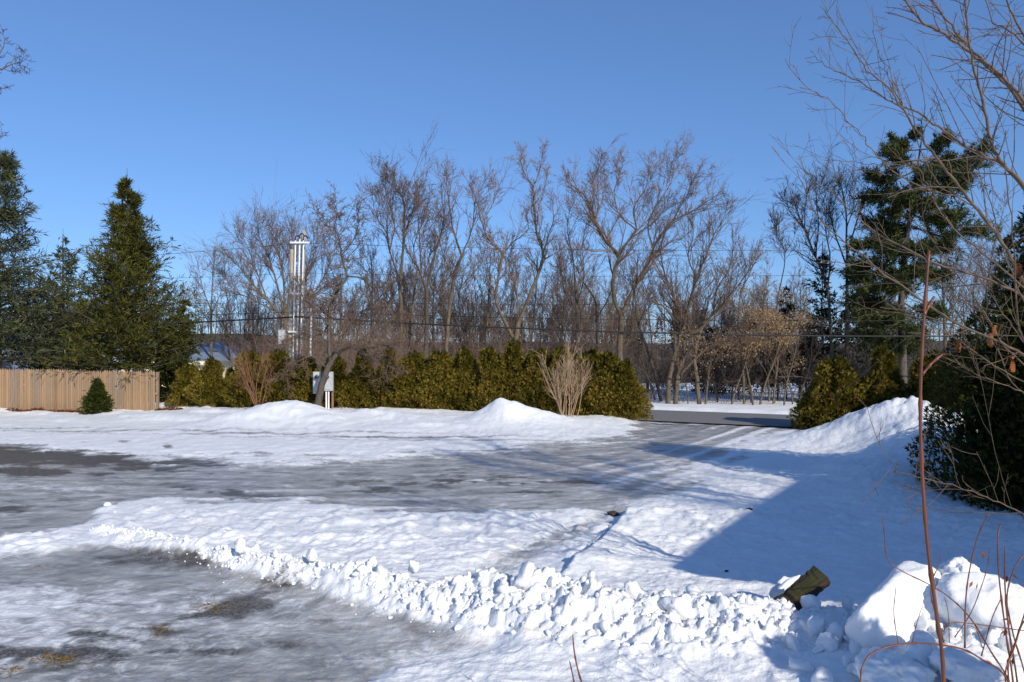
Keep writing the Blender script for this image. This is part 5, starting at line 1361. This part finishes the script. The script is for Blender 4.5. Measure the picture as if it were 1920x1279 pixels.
# ------------------------------------------------------------------ the near maple, right
def maple():
    d = 5.0
    base = A([4.15, 5.0, -.05])
    th = thing('maple_tree', 'grey maple with long bare branches sweeping in from the right', 'maple tree', base)
    r = np.random.default_rng(901)
    Fk = (2085, 760)
    L = [
     ([(1673,-40),(1715,28),(1751,52),(1811,92),(1850,125),(1885,155),(1925,207),(1985,330),(2050,520),Fk], .010, .028, .2),
     ([(1700,-50),(1740,-5),(1765,25),(1800,70),(1840,110),(1900,165),(1945,235),(2010,380),(2060,560),Fk], .006, .024, -.2),
     ([(1811,-40),(1813,40),(1818,85),(1832,150),(1847,210),(1863,279),(1889,315),(1935,372),(2000,500),Fk], .008, .024, -.3),
     ([(1538,10),(1565,45),(1591,79),(1623,128),(1663,161),(1692,203),(1715,236),(1748,286),(1781,328),(1814,371),(1860,425),(1890,475),(1935,555),(2010,660),Fk], .003, .022, -.5),
     ([(1472,112),(1515,167),(1555,187),(1590,225),(1623,263),(1656,305),(1692,332),(1742,355),(1790,368),(1822,385)], .003, .008, -.5),
     ([(1518,95),(1551,126),(1591,144),(1643,171),(1679,197),(1725,213),(1765,243),(1814,276),(1847,292),(1886,315),(1940,390),(2010,560),Fk], .003, .022, .4),
     ([(1499,292),(1521,336),(1564,365),(1608,408),(1651,442),(1719,476),(1768,500),(1845,522),(1925,562),(2010,650),Fk], .003, .018, .5),
     ([(1496,316),(1521,384),(1554,428),(1613,476),(1661,515),(1729,563),(1797,607),(1865,636),(1925,668),(2010,720),Fk], .003, .018, -.7),
     ([(1545,299),(1590,303),(1632,308),(1690,310),(1722,318),(1740,352),(1765,400),(1800,440),(1850,480),(1920,540)], .0025, .010, .3),
     ([(1635,12),(1640,65),(1655,120),(1672,160),(1700,215),(1735,300),(1760,345)], .003, .007, .6),
     ([(1840,-20),(1862,40),(1890,55),(1930,100),(1990,240),(2050,450)], .005, .016, .6),
     ([(1880,-20),(1900,30),(1935,110),(2000,300)], .006, .016, -.5),
     ([(1882,282),(1894,394),(1903,491),(1911,612),(1960,700),Fk], .004, .013, -.8),
     ([(1840,268),(1848,345),(1870,420),(1900,520),(1960,640)], .003, .010, .2),
     ([(1610,592),(1670,585),(1730,600),(1800,640),(1870,690),(1950,730)], .002, .008, .4),
     ([(1662,881),(1700,888),(1770,905),(1830,925),(1890,950),(1960,975),(2040,960)], .002, .008, -1.3),
     ([(1780,545),(1830,590),(1870,650),(1900,720),(1960,760)], .003, .008, .7),
     ([(1768,668),(1830,700),(1880,720),(1940,745)], .002, .007, -.3),
     ([(1800,480),(1850,540),(1890,600),(1940,660)], .003, .008, -.5),
     ([(1690,400),(1730,430),(1770,480),(1830,560),(1880,640),(1950,720)], .003, .009, .6),
    ]
    tr = MB(); limbs = []
    fork = P(*Fk, d)
    for path, r0, r1, lean in L:
        k = len(path)
        w = A([P(u, v, d + lean * (1 - i / (k - 1))) for i, (u, v) in enumerate(path)])[::-1]
        pts = spline(w, 4 * k); pts[1:] += r.normal(0, .004, pts[1:].shape)
        rad = np.linspace(r1, r0, 4 * k) * .58
        limbs.append((pts - base, rad)); tr.tubes((pts - base)[None], rad[None], 7)
    tk = spline([A([0, 0, -.1]), A([-.06, 0, .9]), fork - base], 10); tr.tubes(tk[None], np.linspace(.075, .05, 10)[None], 9)
    tr.build('trunk', M['maple_bark'], th)
    mb = MB()
    for pts, rad in limbs:
        ln = np.linalg.norm(np.diff(pts, axis=0), axis=1).sum(); m = max(4, int(ln * 9))
        a = kids(pts[None], rad[None], m, .22, .99, 40, 12, r, A([.30]), .5, .45, .5)
        p1, q1 = grow(a[0], a[1], a[2], np.clip(a[3], .0016, .004), 5, .07, .03, r, .4, .0014); mb.tubes(p1, q1, 4)
        b = kids(p1, q1, 3, .3, 1, 40, 12, r, a[2] * .35, .4, .3, .7)
        p2, q2 = grow(b[0], b[1], b[2], np.full(len(b[0]), .0016), 3, .08, .03, r, .3, .0012); mb.tubes(p2, q2, 3)
    mb.build('crown', M['maple_bark'], th)
    # last dry leaves
    for u, v, s, rz in [(1861, 628, .055, .3), (1902, 672, .062, 1.2), (1912, 497, .06, 2.2), (1868, 612, .04, .6), (1800, 640, .05, 1.9)]:
        n = 7; g = np.linspace(-1, 1, n); X, Y = np.meshgrid(g, g, indexing='ij')
        wv = (1 - Y ** 2) ** .5 * (.75 + .25 * np.cos(Y * 9))
        vv = np.stack([X * wv * s * .5, .35 * s * (X ** 2) + .02 * np.sin(4 * X + 3 * Y) * s * 5, Y * s * .8 - s * .6], -1).reshape(-1, 3)
        c, sn = math.cos(rz), math.sin(rz); vv = vv @ A([[c, sn, 0], [-sn, c, 0], [0, 0, 1]])
        ii = np.arange(n * n).reshape(n, n)
        obj('leaf', mesh_np('leaf', vv + P(u, v, 4.85) - base, np.stack([ii[:-1, :-1], ii[1:, :-1], ii[1:, 1:], ii[:-1, 1:]], -1).reshape(-1, 4)), M['dry_leaf'], th)
maple()

# ------------------------------------------------------------------ canes near the camera
def cane(parent, base, path, d, r0, r1, name='cane', mat='cane', lean=0.0, nodes=True, ground_foot=None):
    k = len(path)
    w = [P(u, v, d + lean * i / (k - 1)) for i, (u, v) in enumerate(path)]
    if ground_foot is not None: w = [A(ground_foot), (A(ground_foot) + w[0]) / 2 + A([0, 0, .1])] + w
    pts = spline(A(w), 5 * len(w)); n = len(pts)
    rad = np.linspace(r0, r1, n)
    if nodes: rad = rad * (1 + .45 * (np.arange(n) % 5 == 0) + .08 * np.sin(np.arange(n) * 1.7))
    m = MB(); m.tubes((pts - base)[None], rad[None], 8, True)
    return m.build(name, M[mat], parent)
b0 = A([1.14, 2.0, -.05])
rc = thing('red_cane', 'tall reddish brown cane standing upright close to the camera', 'cane', b0)
cane(rc, b0, [(1770,1290),(1757,1160),(1741,1040),(1731,920),(1726,800),(1727,700),(1733,590),(1742,470)], 2.0, .0055, .0034, 'stem', ground_foot=b0)
cane(rc, b0, [(1729,702),(1748,680),(1768,664)], 2.0, .004, .003, 'side_shoot'); cane(rc, b0, [(1733,590),(1742,572),(1752,556)], 2.0, .004, .003, 'side_shoot')
b1 = A([2.25, 3.4, -.05])
br = thing('bramble_bush', 'thin arching bramble canes at the bottom right corner', 'bramble', b1)
FOOT = A([2.25, 3.4, 0])
for path, d, r0, r1, ln in [
    ([(1895,1285),(1860,1225),(1820,1160),(1780,1120),(1740,1095),(1690,1070),(1664,1048),(1658,1000),(1654,966)], 3.4, .005, .002, .1),
    ([(1890,1278),(1840,1236),(1800,1216),(1740,1207),(1690,1208),(1640,1222),(1618,1248),(1612,1290)], 3.3, .005, .004, -.2),
    ([(1900,1285),(1885,1180),(1873,1080),(1871,1010),(1876,982)], 3.5, .006, .003, .1), ([(1908,1285),(1890,1170),(1884,1090),(1884,1025)], 3.4, .006, .003, -.1),
    ([(1890,1260),(1905,1200),(1918,1160),(1935,1110)], 3.4, .005, .003, 0), ([(1885,1275),(1900,1220),(1915,1175),(1930,1150)], 3.3, .005, .003, 0.1),
    ([(1809,1215),(1810,1140),(1816,1080),(1832,1010),(1855,960)], 3.4, .004, .0025, 0), ([(1840,1230),(1860,1160),(1878,1120)], 3.4, .003, .002, 0),
    ([(1770,1206),(1745,1110),(1760,1060),(1765,1038)], 3.4, .003, .0015, 0), ([(1684,1208),(1676,1150),(1680,1100)], 3.3, .0025, .0015, 0), ([(1710,1205),(1720,1165),(1730,1136)], 3.3, .0022, .0013, 0),
    ([(1780,1205),(1778,1150),(1770,1118)], 3.3, .0022, .0013, 0), ([(1935,1185),(1880,1177),(1820,1169),(1785,1167),(1772,1174),(1785,1182)], 3.4, .003, .002, 0), ([(1790,1195),(1820,1150),(1840,1100),(1852,1060),(1856,1025)], 3.4, .0025, .0015, 0), ([(1925,1290),(1900,1190),(1888,1120),(1905,1060),(1935,1025)], 3.5, .005, .003, .1), ([(1842,1215),(1830,1180),(1812,1172)], 3.4, .0022, .0015, 0)]:
    foot = FOOT + A([random.Random(path[0][0]).uniform(-.06, .1), random.Random(path[0][1]).uniform(-.08, .08), 0]) if path[0][1] > 1255 else None
    cane(br, b1, path, d, r0 * .8, r1 * .8, 'cane', lean=ln, ground_foot=foot)
for k, (u, v) in enumerate([(1845, 1033), (1886, 1180), (1893, 1160), (1888, 1075), (1824, 1094), (1895, 1230)]):
    m = MB(); n = 3; c = P(u, v, 3.4) - b1
    rr_ = np.random.default_rng(k); ax = norm(rr_.normal(0, .4, (n, 3)) + A([0, 0, -1.])); m.diamonds(c + rr_.normal(0, .006, (n, 3)), ax, norm(np.cross(ax, rr_.normal(size=(n, 3)))), np.full(n, .035), np.full(n, .016)); m.build('dry_leaf', M['dry_leaf'], br, False)
b2 = A([.36, 4.2, 0.0])
for nm, lab, path, d, r0, r1 in [('twig', 'thin bare twig poking up at the bottom centre', [(1096,1300),(1082,1250),(1076,1215),(1074,1190)], 4.2, .006, .003), ('twig', 'shorter bare twig beside the one at the bottom centre', [(1080,1300),(1073,1262),(1068,1240)], 4.2, .005, .003)]:
    bb = P(path[0][0] + 8, 0, d); bb[2] = gz(bb[0], bb[1]) - .05
    t = thing(nm, lab, 'twig', bb, 'twigs at the bottom centre')
    cane(t, bb, path, d, r0, r1, 'stem', ground_foot=bb)
